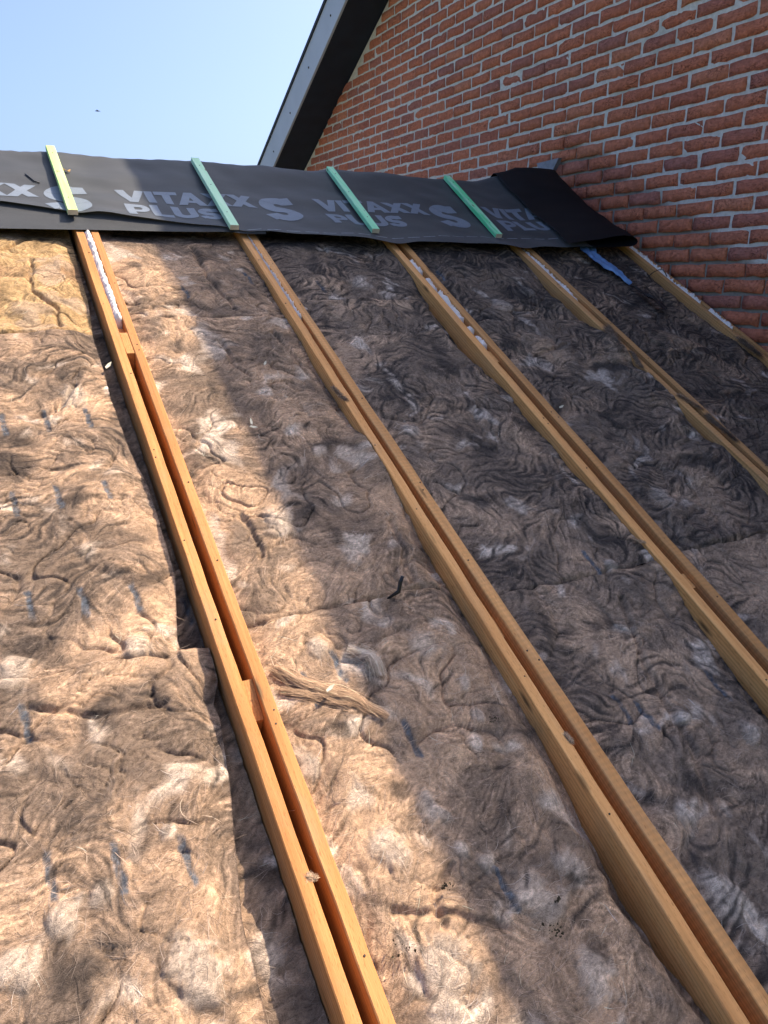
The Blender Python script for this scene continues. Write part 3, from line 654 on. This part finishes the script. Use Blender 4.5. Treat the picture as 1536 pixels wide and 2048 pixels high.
# bay 3-4
finish(batt('dark bulging wool mat under the membrane between third and fourth rafters', G_W, rx(3, 1, .002), rx(4, 0, -.002), 3.31, 4.78, 11, hc=-.014, dl=.02, dr=ctrl((3.3, .055), (3.6, .06), (3.8, .03), (4.1, .02)), dirt=.88, lump=1.25, tint=SHADE_TINT))
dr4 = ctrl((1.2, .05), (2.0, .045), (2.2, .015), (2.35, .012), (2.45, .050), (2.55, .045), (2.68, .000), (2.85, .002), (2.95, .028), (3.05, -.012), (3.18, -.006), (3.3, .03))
finish(batt('grey wool mat in the middle between third and fourth rafters', G_W, rx(3, 1, .002), rx(4, 0, -.002), 1.90, 3.335, 12, hc=-.014, dl=.02, dr=dr4, dirt=.74, lump=1.15, tint=SHADE_TINT))
finish(batt('wool mat at the right edge of the picture below the third rafter', G_W, rx(3, 1, .002), rx(4, 0, -.002), .6, 1.92, 13, hc=-.018, dl=.02, dr=.04, dirt=.55, tint=SHADE_TINT))
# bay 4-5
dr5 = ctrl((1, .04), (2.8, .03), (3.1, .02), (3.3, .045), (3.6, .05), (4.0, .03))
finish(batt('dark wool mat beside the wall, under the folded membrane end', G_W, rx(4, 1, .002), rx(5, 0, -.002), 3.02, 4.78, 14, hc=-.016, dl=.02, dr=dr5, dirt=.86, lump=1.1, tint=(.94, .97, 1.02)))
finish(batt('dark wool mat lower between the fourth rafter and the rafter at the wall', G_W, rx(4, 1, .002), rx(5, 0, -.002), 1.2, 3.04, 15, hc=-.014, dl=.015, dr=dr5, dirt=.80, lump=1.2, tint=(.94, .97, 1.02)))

# tufts of wool lying across the rafters
TUFT = [((1215, 655), (1245, 705), 'grey wool tuft hanging over the upper part of the fourth rafter', .022, 900, BROWN), ((1262, 705), (1285, 735), 'small wool tuft caught in the gap of the fourth rafter', .014, 420, BROWN),
        ((1355, 790), (1400, 815), 'wool tuft lying on the boards midway down the fourth rafter', .012, 420, MIDC * .8), ((1415, 830), (1470, 880), 'dark wool tuft across the lower part of the fourth rafter', .014, 600, BROWN * .8),
        ((665, 775), (690, 800), 'small grey wool tuft on the left board of the second rafter', .008, 260, BROWN), ((1478, 678), (1520, 712), 'wool tuft over the end of the rafter at the wall', .020, 700, BROWN * .9),
        ((1262, 1075), (1292, 1085), 'thin wool wisp on the third rafter', .004, 90, MIDC), ((1130, 1470), (1142, 1484), 'little pale wool wisp on the second rafter', .004, 110, MIDC), ((612, 1752), (632, 1758), 'tiny wool wisp on the sunlit first rafter', .003, 70, TAN)]
for i, (a, b_, lab, sp, n, c) in enumerate(TUFT):
    P = [px(*a, .004), px(*b_, .004)]
    root = empty('wool_tuft', Wn(.5 * (P[0][0] + P[1][0]), .5 * (P[0][1] + P[1][1]), 0).tolist())
    tag(root, lab, 'wool tuft', 'wool tufts on the rafters')
    r = np.random.default_rng(900 + i); N_ = int(n * 3.2); t = r.random(N_); cl = r.normal(0, 1, (6, 2)) * sp * .35; k_ = r.integers(0, 6, N_)
    x = P[0][0] + (P[1][0] - P[0][0]) * t + cl[k_, 0] + r.normal(0, 1, N_) * sp * .42; v = P[0][1] + (P[1][1] - P[0][1]) * t + cl[k_, 1] + r.normal(0, 1, N_) * sp * .42
    dome = sp * .75 * np.exp(-((x - P[0][0] - (P[1][0] - P[0][0]) * t) ** 2 + (v - P[0][1] - (P[1][1] - P[0][1]) * t) ** 2) / (sp * .8) ** 2); h = .001 + dome * r.random(N_) ** .5
    an = flow_angle(x * 3, v * 3, 60 + i) + r.normal(0, .5, N_); cu = r.normal(0, .5, N_); pts, dirs = [], []; ln = .002 + sp * .22 * r.random(N_)
    for s_ in range(6):
        pts.append((x.copy(), v.copy(), h.copy())); dirs.append(an.copy()); x = x + np.cos(an) * ln; v = v + np.sin(an) * ln; h = np.maximum(.0006, h + r.normal(0, .25, N_) * ln - .0003); an = an + cu
    ribbon_mesh(root, [(pts, dirs, .0002 + .0003 * r.random(N_), np.clip(c[None] * np.exp(r.normal(-.1, .45, N_))[:, None], .02, .7))])

# ------------------------------------------------------------------ roofing membrane over the ridge
EDGE = np.array([px(*q, .03) for q in ((0, 420), (120, 430), (240, 438), (480, 463), (600, 473), (800, 487), (1000, 494), (1140, 498))])
EX = np.concatenate([[-2.0, -.6], EDGE[:, 0], [3.6]]); EV = np.concatenate([[4.32, 4.28], EDGE[:, 1], [EDGE[-1, 1] + .01]])
EV[2:6] = [4.251, 4.191, 4.149, 4.058]
def v_low(x): return np.interp(x, EX, EV)
RCX = [float(edge_x(r, 0, 4.3)) + .02 for r in RAF]
def mem_h(x, v):
    x = np.asarray(x, float); v = np.asarray(v, float)
    d = v - v_low(x)
    onr = np.zeros_like(x + v)
    for c in RCX: onr = np.maximum(onr, np.exp(-((x - c) / .07) ** 2))
    lift = (.030 + .012 * noise(x * 2.2, 0 * x, 71)) * np.exp(-np.maximum(d, 0) / .16) * (1 - .45 * onr)
    sag = -.006 * (1 - onr) * sstep(0, .4, d)
    wr = 1.35 * (.007 * noise(x * 2.4, v * 5, 72) + .0035 * noise(x * 7 + v * 3, v * 6, 73)) * (1 - .6 * onr) + .004 * np.abs(noise(x * 4 - v * 5, v * 2, 74)) * sstep(.45, .8, d)
    hump = sstep(2.80, 3.15, x) * (.008 + .080 * sstep(.35, .95, d))
    top = .016 * noise(x * 1.6, 0 * x, 75) * sstep(.6, .95, d) + .016 * sstep(1.2, .0, x) * -1 * sstep(.6, .95, d)
    return .013 + lift + sag + wr + hump + top
def mem_pt(x, s):
    """s: distance from the lower edge; runs over the ridge and down the other side"""
    x, s = np.broadcast_arrays(np.asarray(x, float), np.asarray(s, float))
    v = v_low(x) + s; vf = np.minimum(v, V_R); h = mem_h(x, vf)
    P = Wn(x, vf, h); over = np.maximum(v - V_R, 0)
    P[..., 1] += over * CT * 1.0; P[..., 2] -= over * ST * np.minimum(1, over / .05 * .5 + .5) + .0 * over
    return P
mroot = empty('roofing_membrane', Wn(1.3, 4.0, 0).tolist())
tag(mroot, 'black roofing membrane with grey printed lettering draped over the ridge', 'membrane')
xs = np.arange(-1.6, 3.075, .018); ss = np.concatenate([np.linspace(0, .84, 52), np.linspace(.86, 1.9, 30)])
XX, SS = np.meshgrid(xs, ss, indexing='ij')
P = mem_pt(XX, SS)
ms = mesh_np('sheet', P.reshape(-1, 3), grid_faces(len(xs), len(ss)), M_MEM, mroot)
# lower edge turned under along the left half: lip, shadow gap, then the flap hanging forward
xl_ = np.arange(-1.6, 1.22, .018); wfl = sstep(1.20, .55, xl_)
prof_ = [(0, -.001), (.004, -.006), (.016, -.011), (.020, -.018), (.008, -.024), (-.020, -.030), (-.060, -.040), (-.105, -.050)]
vl = v_low(xl_); hl = mem_h(xl_, vl); flo = np.interp(xl_, [-1.6, .12, .58, 1.08], [4.05, 4.052, 4.062, 4.036])
rows = []
for j, (dv, dh) in enumerate(prof_):
    dv_ = dv * wfl if dv >= 0 else np.minimum(dv / -.105 * (flo - vl + .012), -.001 * j)
    rows.append(Wn(xl_, vl + dv_, hl - .0015 + dh / .050 * (hl - .010) * (.35 + .65 * wfl)))
mesh_np('turned_under_edge', np.stack(rows, 1).reshape(-1, 3), grid_faces(len(xl_), len(prof_)), M_MEM, mroot)
# right end folded back over itself
sf = np.concatenate([np.linspace(-.004, .90, 46), np.linspace(.93, 1.4, 10)])
fp = [(3.06, -.0015, 0), (3.14, .002, 0), (3.26, .006, 0), (3.345, .012, .0), (3.378, .020, .01), (3.392, .033, .02), (3.384, .047, .03), (3.352, .058, .035), (3.28, .062, .03), (3.20, .056, .022), (3.10, .042, .012), (3.01, .028, .006), (2.945, .022, .0), (2.932, .021, 0), (2.930, .019, 0)]
rows = []
for j, (x_, dh, ds) in enumerate(fp):
    xj = x_ + (.012 * noise(sf * 5, 0 * sf, 81) if j > 3 else 0) - (.045 * (1 - sstep(.0, .25, sf)) if j > 10 else 0) - .02 * sstep(.5, 1., sf) * (3 < j < 11)
    flat = 1 - .45 * sstep(.15, .75, sf)
    Pj = mem_pt(np.full_like(sf, min(x_, 3.06)), sf + ds * (1 - sstep(0, .5, sf)))
    off = dh * (flat if 2 < j < 12 else 1) + (.004 * noise(sf * 9, j * .35 + 0 * sf, 82) if j > 4 else 0)
    Pj[:, 0] = xj; Pj[:, 1] -= ST * off; Pj[:, 2] += CT * off; rows.append(Pj)
mesh_np('folded_end', np.stack(rows, 0).reshape(-1, 3), grid_faces(len(fp), len(sf)), M_MEMU, mroot)
# printed lettering
def ribbon2(poly, wd, n_sub=.02, caps=None):
    p = [np.array(q, float) for q in poly]; out = []
    dirs = [(p[i + 1] - p[i]) / np.linalg.norm(p[i + 1] - p[i]) for i in range(len(p) - 1)]
    L_, R_ = [], []
    for i in range(len(p)):
        d = dirs[min(i, len(dirs) - 1)] if i == 0 or i == len(p) - 1 else dirs[i - 1] + dirs[i]
        d = d / np.linalg.norm(d); nrm = np.array([-d[1], d[0]])
        k_ = wd / 2 / max(.4, float(np.dot(nrm, np.array([-dirs[min(i, len(dirs) - 1)][1], dirs[min(i, len(dirs) - 1)][0]]))))
        L_.append(p[i] + nrm * k_); R_.append(p[i] - nrm * k_)
    return [(L_[i], R_[i], R_[i + 1], L_[i + 1]) for i in range(len(p) - 1)]
def arc(cx, cy, rx_, ry_, a0, a1, n=9): return [(cx + rx_ * math.cos(math.radians(a0 + (a1 - a0) * i / n)), cy + ry_ * math.sin(math.radians(a0 + (a1 - a0) * i / n))) for i in range(n + 1)]
def glyph(ch, w_, h_, t):
    """strokes of a heavy sans letter in a w by h box"""
    k = t
    if ch == 'I': return [((0, 0), (k, 0), (k, h_), (0, h_))]
    if ch == 'V': return [((0, h_), (w_ * .5 - k * .5, 0), (w_ * .5 + k * .5, 0), (k * 1.1, h_)), ((w_ - k * 1.1, h_), (w_ * .5 - k * .5, 0), (w_ * .5 + k * .5, 0), (w_, h_))]
    if ch == 'A': return [((0, 0), (k * 1.1, 0), (w_ * .5 + k * .5, h_), (w_ * .5 - k * .5, h_)), ((w_ - k * 1.1, 0), (w_, 0), (w_ * .5 + k * .5, h_), (w_ * .5 - k * .5, h_)), ((w_ * .24, h_ * .2), (w_ * .76, h_ * .2), (w_ * .70, h_ * .38), (w_ * .30, h_ * .38))]
    if ch == 'X': return [((0, 0), (k * 1.25, 0), (w_, h_), (w_ - k * 1.25, h_)), ((w_ - k * 1.25, 0), (w_, 0), (k * 1.25, h_), (0, h_))]
    if ch == 'T': return [((0, h_ - k * .9), (w_, h_ - k * .9), (w_, h_), (0, h_)), ((w_ / 2 - k / 2, 0), (w_ / 2 + k / 2, 0), (w_ / 2 + k / 2, h_ - k * .9), (w_ / 2 - k / 2, h_ - k * .9))]
    if ch == 'L': return [((0, 0), (k, 0), (k, h_), (0, h_)), ((k, 0), (w_, 0), (w_, k * .85), (k, k * .85))]
    if ch == 'U': return ribbon2([(k / 2, h_)] + arc(w_ / 2, h_ * .36, w_ / 2 - k / 2, h_ * .36 - k / 2, 180, 360) + [(w_ - k / 2, h_)], k)
    if ch == 'P': return [((0, 0), (k, 0), (k, h_), (0, h_))] + ribbon2([(k, h_ - k * .42)] + arc(w_ * .55, h_ * .66, w_ * .45 - k * .42, h_ * .34 - k * .42, 90, -90) + [(k, h_ * .32 + k * .42)], k * .84)
    if ch == 'S':
        r1x, r1y = w_ / 2 - k / 2, h_ / 4 - k / 4
        top = arc(w_ / 2, h_ - k / 2 - r1y, r1x, r1y, 35, 180, 8) ; mid1 = arc(w_ / 2, h_ - k / 2 - r1y, r1x, r1y, 180, 250, 4)[1:]
        bot = arc(w_ / 2, k / 2 + r1y, r1x, r1y, 70, 0, 4) + arc(w_ / 2, k / 2 + r1y, r1x, r1y, 0, -145, 9)[1:]
        return ribbon2([(w_ * .97, h_ - k * .56)] + top[1:] + mid1 + bot + [(w_ * .03, k * .56)], k)
pv, pf = [], []; lev = [0]
def put(quads, ox, ov, dens=.022):
    for q in quads:
        q = [np.array(a, float) for a in q]; lev[0] += 1
        nu = max(1, int(max(np.linalg.norm(q[1] - q[0]), np.linalg.norm(q[2] - q[3])) / dens) + 1); nw = max(1, int(max(np.linalg.norm(q[3] - q[0]), np.linalg.norm(q[2] - q[1])) / dens) + 1)
        b0 = len(pv)
        for j in range(nw + 1):
            for i in range(nu + 1):
                s, t = i / nu, j / nw; p = (q[0] * (1 - s) + q[1] * s) * (1 - t) + (q[3] * (1 - s) + q[2] * s) * t
                x_, v_ = ox + p[0], ov + p[1]
                pv.append(Wn(x_, v_, float(mem_h(x_, v_)) + .0014 + .00006 * (lev[0] % 9)))
        for j in range(nw):
            for i in range(nu): a = b0 + j * (nu + 1) + i; pf.append((a, a + 1, a + nu + 2, a + nu + 1))
def letter(q, ox, ov):
    global pv, pf
    pv, pf = [], []; put(q, ox, ov); mesh_np('printed_letter', np.array(pv).reshape(-1, 3), pf, M_PRINT, ms)
for ox in (-.345, .626, 1.592, 2.622):
    x_ = ox
    for ch, w_, gp in (('V', .128, -.006), ('I', .036, .006), ('T', .105, -.012), ('A', .135, -.006), ('X', .128, -.008), ('X', .128, 0)):
        if x_ + w_ < 3.06: letter(glyph(ch, w_, .135, .036), x_, 4.338)
        x_ += w_ + gp
        if ch == 'V': x_ += .008
    x_ = ox + .012
    for ch, w_, gp in (('P', .102, .006), ('L', .088, .006), ('U', .110, .008), ('S', .098, 0)):
        if x_ + w_ < 3.06: letter(glyph(ch, w_, .135, .036), x_, 4.170)
        x_ += w_ + gp
    if ox + .66 < 2.8: letter(glyph('S', .180, .295, .072), ox + .665, 4.182)
pv, pf = [], []
x_ = 1.13
while x_ < 2.98:
    put([((0, 0), (.066, 0), (.066, .0042), (0, .0042))], x_, float(v_low(x_)) + .012 + .045 * float(sstep(1.1, 1.9, x_)) + .065 * float(sstep(1.8, 2.6, x_)) + .0); x_ += .090
dsh = mesh_np('printed_dashes', np.array(pv).reshape(-1, 3), pf, M_DASH, ms); dsh['kind'] = 'stuff'

# ------------------------------------------------------------------ green counter battens on the membrane
BAT = [((97, 300), (110, 300), (140, 425), (157, 424), (.38, .58, .17), (.48, .66, .24), (.62, .68, .34), .6, 'pale yellowish green batten in the sun at the left end of the membrane'),  # yellow of the warm sun is put into this batten's green
       ((385, 321), (403, 320), (465, 458), (485, 457), (.42, .72, .44), (.54, .80, .54), (.62, .80, .58), .6, 'pale green batten just right of the shadow edge, second from the left'),
       ((653, 334), (668, 332), (750, 461), (769, 458), (.22, .68, .36), (.33, .78, .46), (.50, .78, .54), .7, 'mint green batten, third from the left on the membrane'),
       ((884, 347), (900, 345), (1000, 467), (1017, 464), (.09, .64, .25), (.17, .74, .34), (.56, .80, .60), .9, 'bright green batten nearest to the folded membrane end')]
HB = .026
for i, (a, b_, c, d, c1, c2, pale, amt, lab) in enumerate(BAT):
    wd_ = .040
    mm_ = batten_mat('green_batten', c1, c2, pale, amt)
    vt = [px(*q, HB + .02)[1] for q in (a, c)]
    xt = .5 * (px(*a, HB + .02)[0] + px(*b_, HB + .02)[0]); xb = .5 * (px(*c, HB + .04)[0] + px(*d, HB + .04)[0])
    vtop = V_R - .030 + (.030 if i == 0 else 0); vbot = px(*c, .045)[1]
    tt = np.linspace(0, 1, 30); hh = mem_h(xb + (xt - xb) * tt, np.minimum(vbot + (vtop - vbot) * tt, V_R)); hb0 = float(np.max(hh[:8])) + .0025; hb1 = float(np.max(hh[8:])) + .0025
    n = 24; t = np.linspace(0, 1, n); vv = vbot + (vtop - vbot) * t; xc = xb + (xt - xb) * t; hh = hb0 + (hb1 - hb0) * t + .001
    cch = .0018; sec = [(-wd_ / 2, 0), (wd_ / 2, 0), (wd_ / 2, HB - cch - .004), (wd_ / 2 - cch, HB - .004), (-wd_ / 2 + cch, HB - .004), (-wd_ / 2, HB - cch - .004)]
    X = np.stack([xc + s[0] + .0005 * noise(vv * 20, i + 0 * vv, 5) for s in sec], 1); H = np.stack([hh + s[1] for s in sec], 1); VV = np.repeat(vv[:, None], 6, 1)
    f = []
    for q in range(n - 1):
        for j in range(6): f.append((q * 6 + j, q * 6 + (j + 1) % 6, (q + 1) * 6 + (j + 1) % 6, (q + 1) * 6 + j))
    o = mesh_np('green_batten', Wn(X, VV, H).reshape(-1, 3), f + [tuple((n - 1) * 6 + j for j in range(6))], mm_, loc=Wn(xb, vbot, hb0).tolist(), smooth=False,
                attrs={'wood': np.stack([VV + i * 3.1, X - xb + i * .3, H], -1).reshape(-1, 3)})
    tag(o, lab, 'batten', 'green battens on the membrane')
    q = np.array([(X[0, j], vbot - .0004, H[0, j]) for j in range(6)])
    mesh_np('sawn_end', Wn(q[:, 0], q[:, 1], q[:, 2]), [tuple(range(5, -1, -1))], M_CHIP, o, smooth=False)
    for kq in (.2, .55, .85):
        nl = bpy.data.objects.new('nail', NAIL); col.objects.link(nl); nl.parent = o; kk = int(kq * n)
        nl.location = Vector(Wn(xc[kk], vv[kk], hh[kk] + HB - .0035).tolist()) - o.location; nl.rotation_euler = (TH, 0, 0)

# ------------------------------------------------------------------ white foam in the rafter gaps
def foam(r, segs, lab, top=-.006, over=0.0, seed=0):
    VS, FS = [], []; base = 0
    for v0, v1 in segs:
        n = max(8, int((v1 - v0) / .0045)); vv = np.linspace(v0, v1, n)
        a = edge_x(r, 0, vv) + BW[r][0] + .0008; b_ = edge_x(r, 1, vv) - BW[r][1] - .0008
        endf = np.minimum(1, np.minimum(vv - v0, v1 - vv) / .012) ** .7
        tt = np.linspace(0, 1, 7); rows = []
        lump_ = .008 * np.abs(noise(vv * 33, 0 * vv, seed)) + .009 * noise(vv * 11, 0 * vv, seed + 1) + .007 * noise(vv * 95, 0 * vv, seed + 2) - .004
        for j, t in enumerate(tt):
            arch = math.sin(math.pi * min(max(t, .08), .92)) ** .6
            hh = -.05 + (.05 + top + lump_ + .009 * noise(vv * 80, t * 4.5 + 0 * vv, seed + 3)) * endf * (.62 + .38 * arch)
            xx = a + (b_ - a) * t + over * np.maximum(0, noise(vv * 8, 0 * vv, seed + 4)) * (t - .3) * (hh > .0015)
            rows.append(Wn(xx, vv, hh))
        rows = [Wn(a, vv, -.10)] + rows + [Wn(b_, vv, -.10)]
        VS.append(np.stack(rows, 1).reshape(-1, 3)); FS.append(grid_faces(n, 9, base)); base += n * 9
    o = mesh_np('foam_bead', np.concatenate(VS), np.concatenate(FS), M_FOAM); tag(o, lab, 'foam', 'white foam beads in the rafter gaps')
foam(1, [(3.385, 4.08)], 'sunlit bead of pinkish white foam between the boards of the first rafter', .006, seed=1)
foam(2, [(3.37, 3.52), (3.50, 4.10)], 'thin white foam bead in the gap of the second rafter', .004, seed=12)
foam(3, [(3.12, 3.21), (3.235, 3.28), (3.33, 3.58), (3.59, 3.70), (3.75, 3.88)], 'broken white foam bead in the gap of the third rafter', .001, .02, seed=23)
foam(4, [(3.48, 4.02)], 'white foam bead at the top of the fourth rafter', -.002, seed=34)
foam(5, [(3.16, 3.36), (3.41, 3.52), (3.50, 3.90), (3.88, 4.06)], 'ragged white foam squeezed out along the rafter at the wall', .008, .05, seed=45)

# ------------------------------------------------------------------ small things
def strip(name, path, w0, m, lab, cat, seed=0, h=.004, amp=.008, thick=True):
    P = np.array(path, float); n = 40; seg = np.concatenate([[0], np.cumsum(np.hypot(*np.diff(P[:, :2], axis=0).T))]); t = np.linspace(0, seg[-1], n)
    x = np.interp(t, seg, P[:, 0]); v = np.interp(t, seg, P[:, 1]); hh = np.interp(t, seg, P[:, 2]); ww = np.interp(t, seg, [q for q in w0])
    d = np.stack([np.gradient(x), np.gradient(v)], 1); d /= np.linalg.norm(d, axis=1)[:, None]; k_ = np.linspace(-1, 1, 9); rows = []
    for kk in k_:
        rows.append(Wn(x - d[:, 1] * ww * kk, v + d[:, 0] * ww * kk, hh + amp * noise(t * 22, kk * 1.3 + 0 * t, seed) + amp * .5 * np.cos(kk * 7 + t * 9)))
    top = np.stack(rows, 1); bot = top - np.array([0, 0, .0015]); N_ = n * 9
    F = np.concatenate([grid_faces(n, 9), grid_faces(n, 9, N_)[:, ::-1]])
    o = mesh_np(name, np.concatenate([top.reshape(-1, 3), bot.reshape(-1, 3)]), F, m); tag(o, lab, cat); return o
q = [px(*a, .0) for a in ((1165, 485), (1175, 510), (1205, 530), (1240, 550), (1262, 566))]
strip('plastic_strip', [(*q[0], .025), (*q[1], .020), (*q[2], .016), (*q[3], .010), (*q[4], -.004)], [.050, .050, .045, .028, .006], M_BLUE, 'crumpled blue plastic strip sticking out below the folded membrane end', 'plastic', 5, amp=.010)
q = [px(*a, .0) for a in ((1262, 572), (1290, 592), (1318, 614), (1330, 622))]
strip('plastic_strip', [(*q[0], .004), (*q[1], .012), (*q[2], .020), (*q[3], .012)], [.006, .014, .022, .018], M_BLACK, 'black plastic strip lying on dark wool near the wall rafter', 'plastic', 9, amp=.006)
# bit of flashing left in the wall
d1 = [(XW - .035, 4.52, .735), (XW - .030, 4.30, .742), (XW - .030, 4.36, .665), (XW - .035, 4.46, .625)]
fl = np.array([(a, b_, c + EYE) for a, b_, c in d1] + [(a + .045, b_, c + EYE + .004) for a, b_, c in d1])
o = mesh_np('flashing_remnant', fl, BOXF, M_FLASH, smooth=False); tag(o, 'small grey flashing remnant on the brick wall behind the folded membrane', 'flashing')
# wire loop on the wall rafter
bmw = bmesh.new()
def tube(path, r, m, name, lab=None, cat=None, parent=None, seg=6):
    P = [Vector(p) for p in path]; VS, FS = [], []
    for i, p in enumerate(P):
        d = (P[min(i + 1, len(P) - 1)] - P[max(i - 1, 0)]).normalized(); a = d.orthogonal().normalized(); b_ = d.cross(a)
        if i: 
            a = (pa - d * pa.dot(d)).normalized(); b_ = d.cross(a)
        pa = a; rr = r[i] if isinstance(r, (list, tuple)) else r
        VS += [tuple(p + (a * math.cos(2 * math.pi * k / seg) + b_ * math.sin(2 * math.pi * k / seg)) * rr) for k in range(seg)]
    for i in range(len(P) - 1):
        for k in range(seg): FS.append((i * seg + k, i * seg + (k + 1) % seg, (i + 1) * seg + (k + 1) % seg, (i + 1) * seg + k))
    FS += [tuple(range(seg - 1, -1, -1)), tuple((len(P) - 1) * seg + k for k in range(seg))]
    o = mesh_np(name, np.array(VS), FS, m, parent)
    if lab: tag(o, lab, cat)
    return o
wx_, wv2 = px(1318, 548, .0)
tube([Wn(wx_ - .10, wv2 - .02, -.012), Wn(wx_ - .05, wv2, .010), Wn(wx_ - .015, wv2 + .005, .022), Wn(wx_ + .012, wv2, .026), Wn(wx_ + .030, wv2 - .012, .012), Wn(wx_ + .034, wv2 - .03, .0015)], .0022, M_BLACK, 'wire', 'thin black wire looped over the rafter at the wall', 'wire')
bmw.free()
# twig standing in the wool
tx, tv = px(795, 1190, -.02)
tube([Wn(tx - .03, tv + .0, -.028), Wn(tx, tv, -.005), Wn(tx + .004, tv + .012, .020), Wn(tx + .010, tv + .018, .036)], [.003, .0065, .006, .005], M_BLACK, 'charred_stick', 'short black stick poking up from the wool left of the second rafter', 'stick')
# chips, crumbs of moss
def chip(u, v, size, ang, m, lab, h=-.012, name='wood_chip', cat='chip'):
    x, vv = px(u, v, h); c, s = math.cos(ang), math.sin(ang)
    pts = [(-1, -.22, 0), (.1, -.32, .1), (1, .05, .35), (.2, .30, .2), (-.8, .2, .05)]
    T = [Wn(x + size * (a * c - b_ * s), vv + size * (a * s + b_ * c), h + .004 + size * e) for a, b_, e in pts]; B = [p - np.array([0, 0, .0018]) for p in T]
    o = mesh_np(name, np.array(T + B), [(0, 1, 2, 3, 4), (9, 8, 7, 6, 5)] + [(i, i + 5, (i + 1) % 5 + 5, (i + 1) % 5) for i in range(5)], m, smooth=False); tag(o, lab, cat, 'pale chips lying on the wool')
chip(217, 733, .018, .8, M_CHIP, 'pale pointed chip in the slot left of the first rafter', -.03)
chip(502, 845, .014, 1.4, M_CHIP, 'pale chip in shade right of the shadow edge, upper of two', -.005)
chip(507, 856, .013, -.7, M_CHIP, 'pale chip in shade right of the shadow edge, lower of two', -.005)
chip(660, 1378, .014, .4, M_CHIP, 'pale chip on sunlit wool beside the thick strand', -.005)
chip(1122, 815, .013, .2, M_CHIP, 'white chip right of the third rafter', -.005)
chip(530, 728, .012, .9, M_CHIP, 'small chip on the shaded wool left of the second rafter', -.005)
lx, lv = px(132, 338, .03)
o = mesh_np('dry_leaf', np.array([Wn(lx + a, lv + b_, float(mem_h(lx, lv)) + .003 + e) for a, b_, e in ((-.016, .004, 0), (-.004, -.008, .012), (.014, -.012, .004), (.018, 0, .012), (.004, .010, .002), (-.010, .012, .010))]), [(0, 1, 5), (1, 4, 5), (1, 2, 4), (2, 3, 4)], M_LEAF)
so_ = o.modifiers.new('thickness', 'SOLIDIFY'); so_.thickness = .002; tag(o, 'curled dry leaf on the membrane beside the sunlit batten', 'leaf')
tube([Wn(*px(a, b_, .03), float(mem_h(*px(a, b_, .03))) + .004) for a, b_ in ((50, 343), (60, 350), (68, 356), (79, 359))], .003, M_BLACK, 'twig', 'small dark twig on the membrane at the upper left', 'twig')
def crumbs(u, v, n, spread, lab, seed, h=-.022, sz=.0026):
    r = random.Random(seed); x, vv = px(u, v, h); VS, FS = [], []
    for i in range(n):
        a, b_ = r.gauss(0, spread), r.gauss(0, spread * .7); s = sz * r.uniform(.5, 1.5); c = [Wn(x + a + s * p[0] * r.uniform(.6, 1.3), vv + b_ + s * p[1] * r.uniform(.6, 1.3), h + .002 + r.random() * .006 + s * p[2]) for p in ((1, 0, 0), (-1, 0, 0), (0, 1, 0), (0, -1, 0), (0, 0, 1), (0, 0, -1))]
        b0 = len(VS); VS += c; FS += [tuple(b0 + k for k in f) for f in ((0, 2, 4), (2, 1, 4), (1, 3, 4), (3, 0, 4), (2, 0, 5), (1, 2, 5), (3, 1, 5), (0, 3, 5))]
    o = mesh_np('moss_crumb', np.array(VS), FS, M_MOSS, smooth=False); tag(o, lab, 'moss')
crumbs(1115, 1802, 9, .0035, 'dark moss crumb on a pale wool bulge left of the second rafter', 1, -.01)
crumbs(1110, 1862, 20, .012, 'scattered dark moss crumbs below the pale wool bulge', 2, -.012)
crumbs(890, 1775, 14, .007, 'moss crumb at the shadow edge, low between first and second rafters', 3, -.01)
crumbs(805, 1895, 16, .013, 'brownish crumbs on sunlit wool near the bottom right of the first rafter', 4, -.01, .0022)
crumbs(985, 1440, 12, .008, 'small dark crumbs on shaded wool left of the second rafter', 5, -.01, .0022)
# a bird far off in the sky
d = ray(195, 222); kb = 60 / math.sqrt(sum(a * a for a in d)); bp = Vector((d[0] * kb, d[1] * kb, d[2] * kb + EYE))
rt = Vector((math.cos(AZ), -math.sin(AZ), 0)); fw = Vector((math.sin(AZ), math.cos(AZ), 0)); up = Vector((0, 0, 1))
ring = [(-.16, .004), (-.12, .018), (-.05, .035), (.03, .036), (.09, .024), (.13, .022), (.155, .010), (.175, .002)]
VS, FS = [], []
for a, r_ in ring:
    for k in range(6): th_ = k * math.pi / 3; VS.append(bp + rt * -a + (fw * math.cos(th_) + up * math.sin(th_)) * r_ + up * .03 * a)
for i in range(len(ring) - 1):
    for k in range(6): FS.append((i * 6 + k, i * 6 + (k + 1) % 6, (i + 1) * 6 + (k + 1) % 6, (i + 1) * 6 + k))
bd = mesh_np('bird', np.array([tuple(v_) for v_ in VS]), FS, M_BIRD); tag(bd, 'tiny dark bird flying in the pale sky', 'bird')
for s in (-1, 1):
    wq = [bp + rt * -.06 + fw * s * .02, bp + rt * .05 + fw * s * .02, bp + rt * .01 + fw * s * .17 + up * .06, bp + rt * .10 + fw * s * .32 + up * .02, bp + rt * .04 + fw * s * .18 + up * .055]
    wt = [tuple(a) for a in wq] + [tuple(a - up * .008) for a in wq]
    mesh_np('wing', np.array(wt), [(0, 1, 4, 2), (1, 3, 4), (5, 7, 9, 6), (6, 9, 8), (0, 2, 7, 5), (2, 4, 9, 7), (4, 3, 8, 9), (3, 1, 6, 8), (1, 0, 5, 6)], M_BIRD, bd, smooth=False)
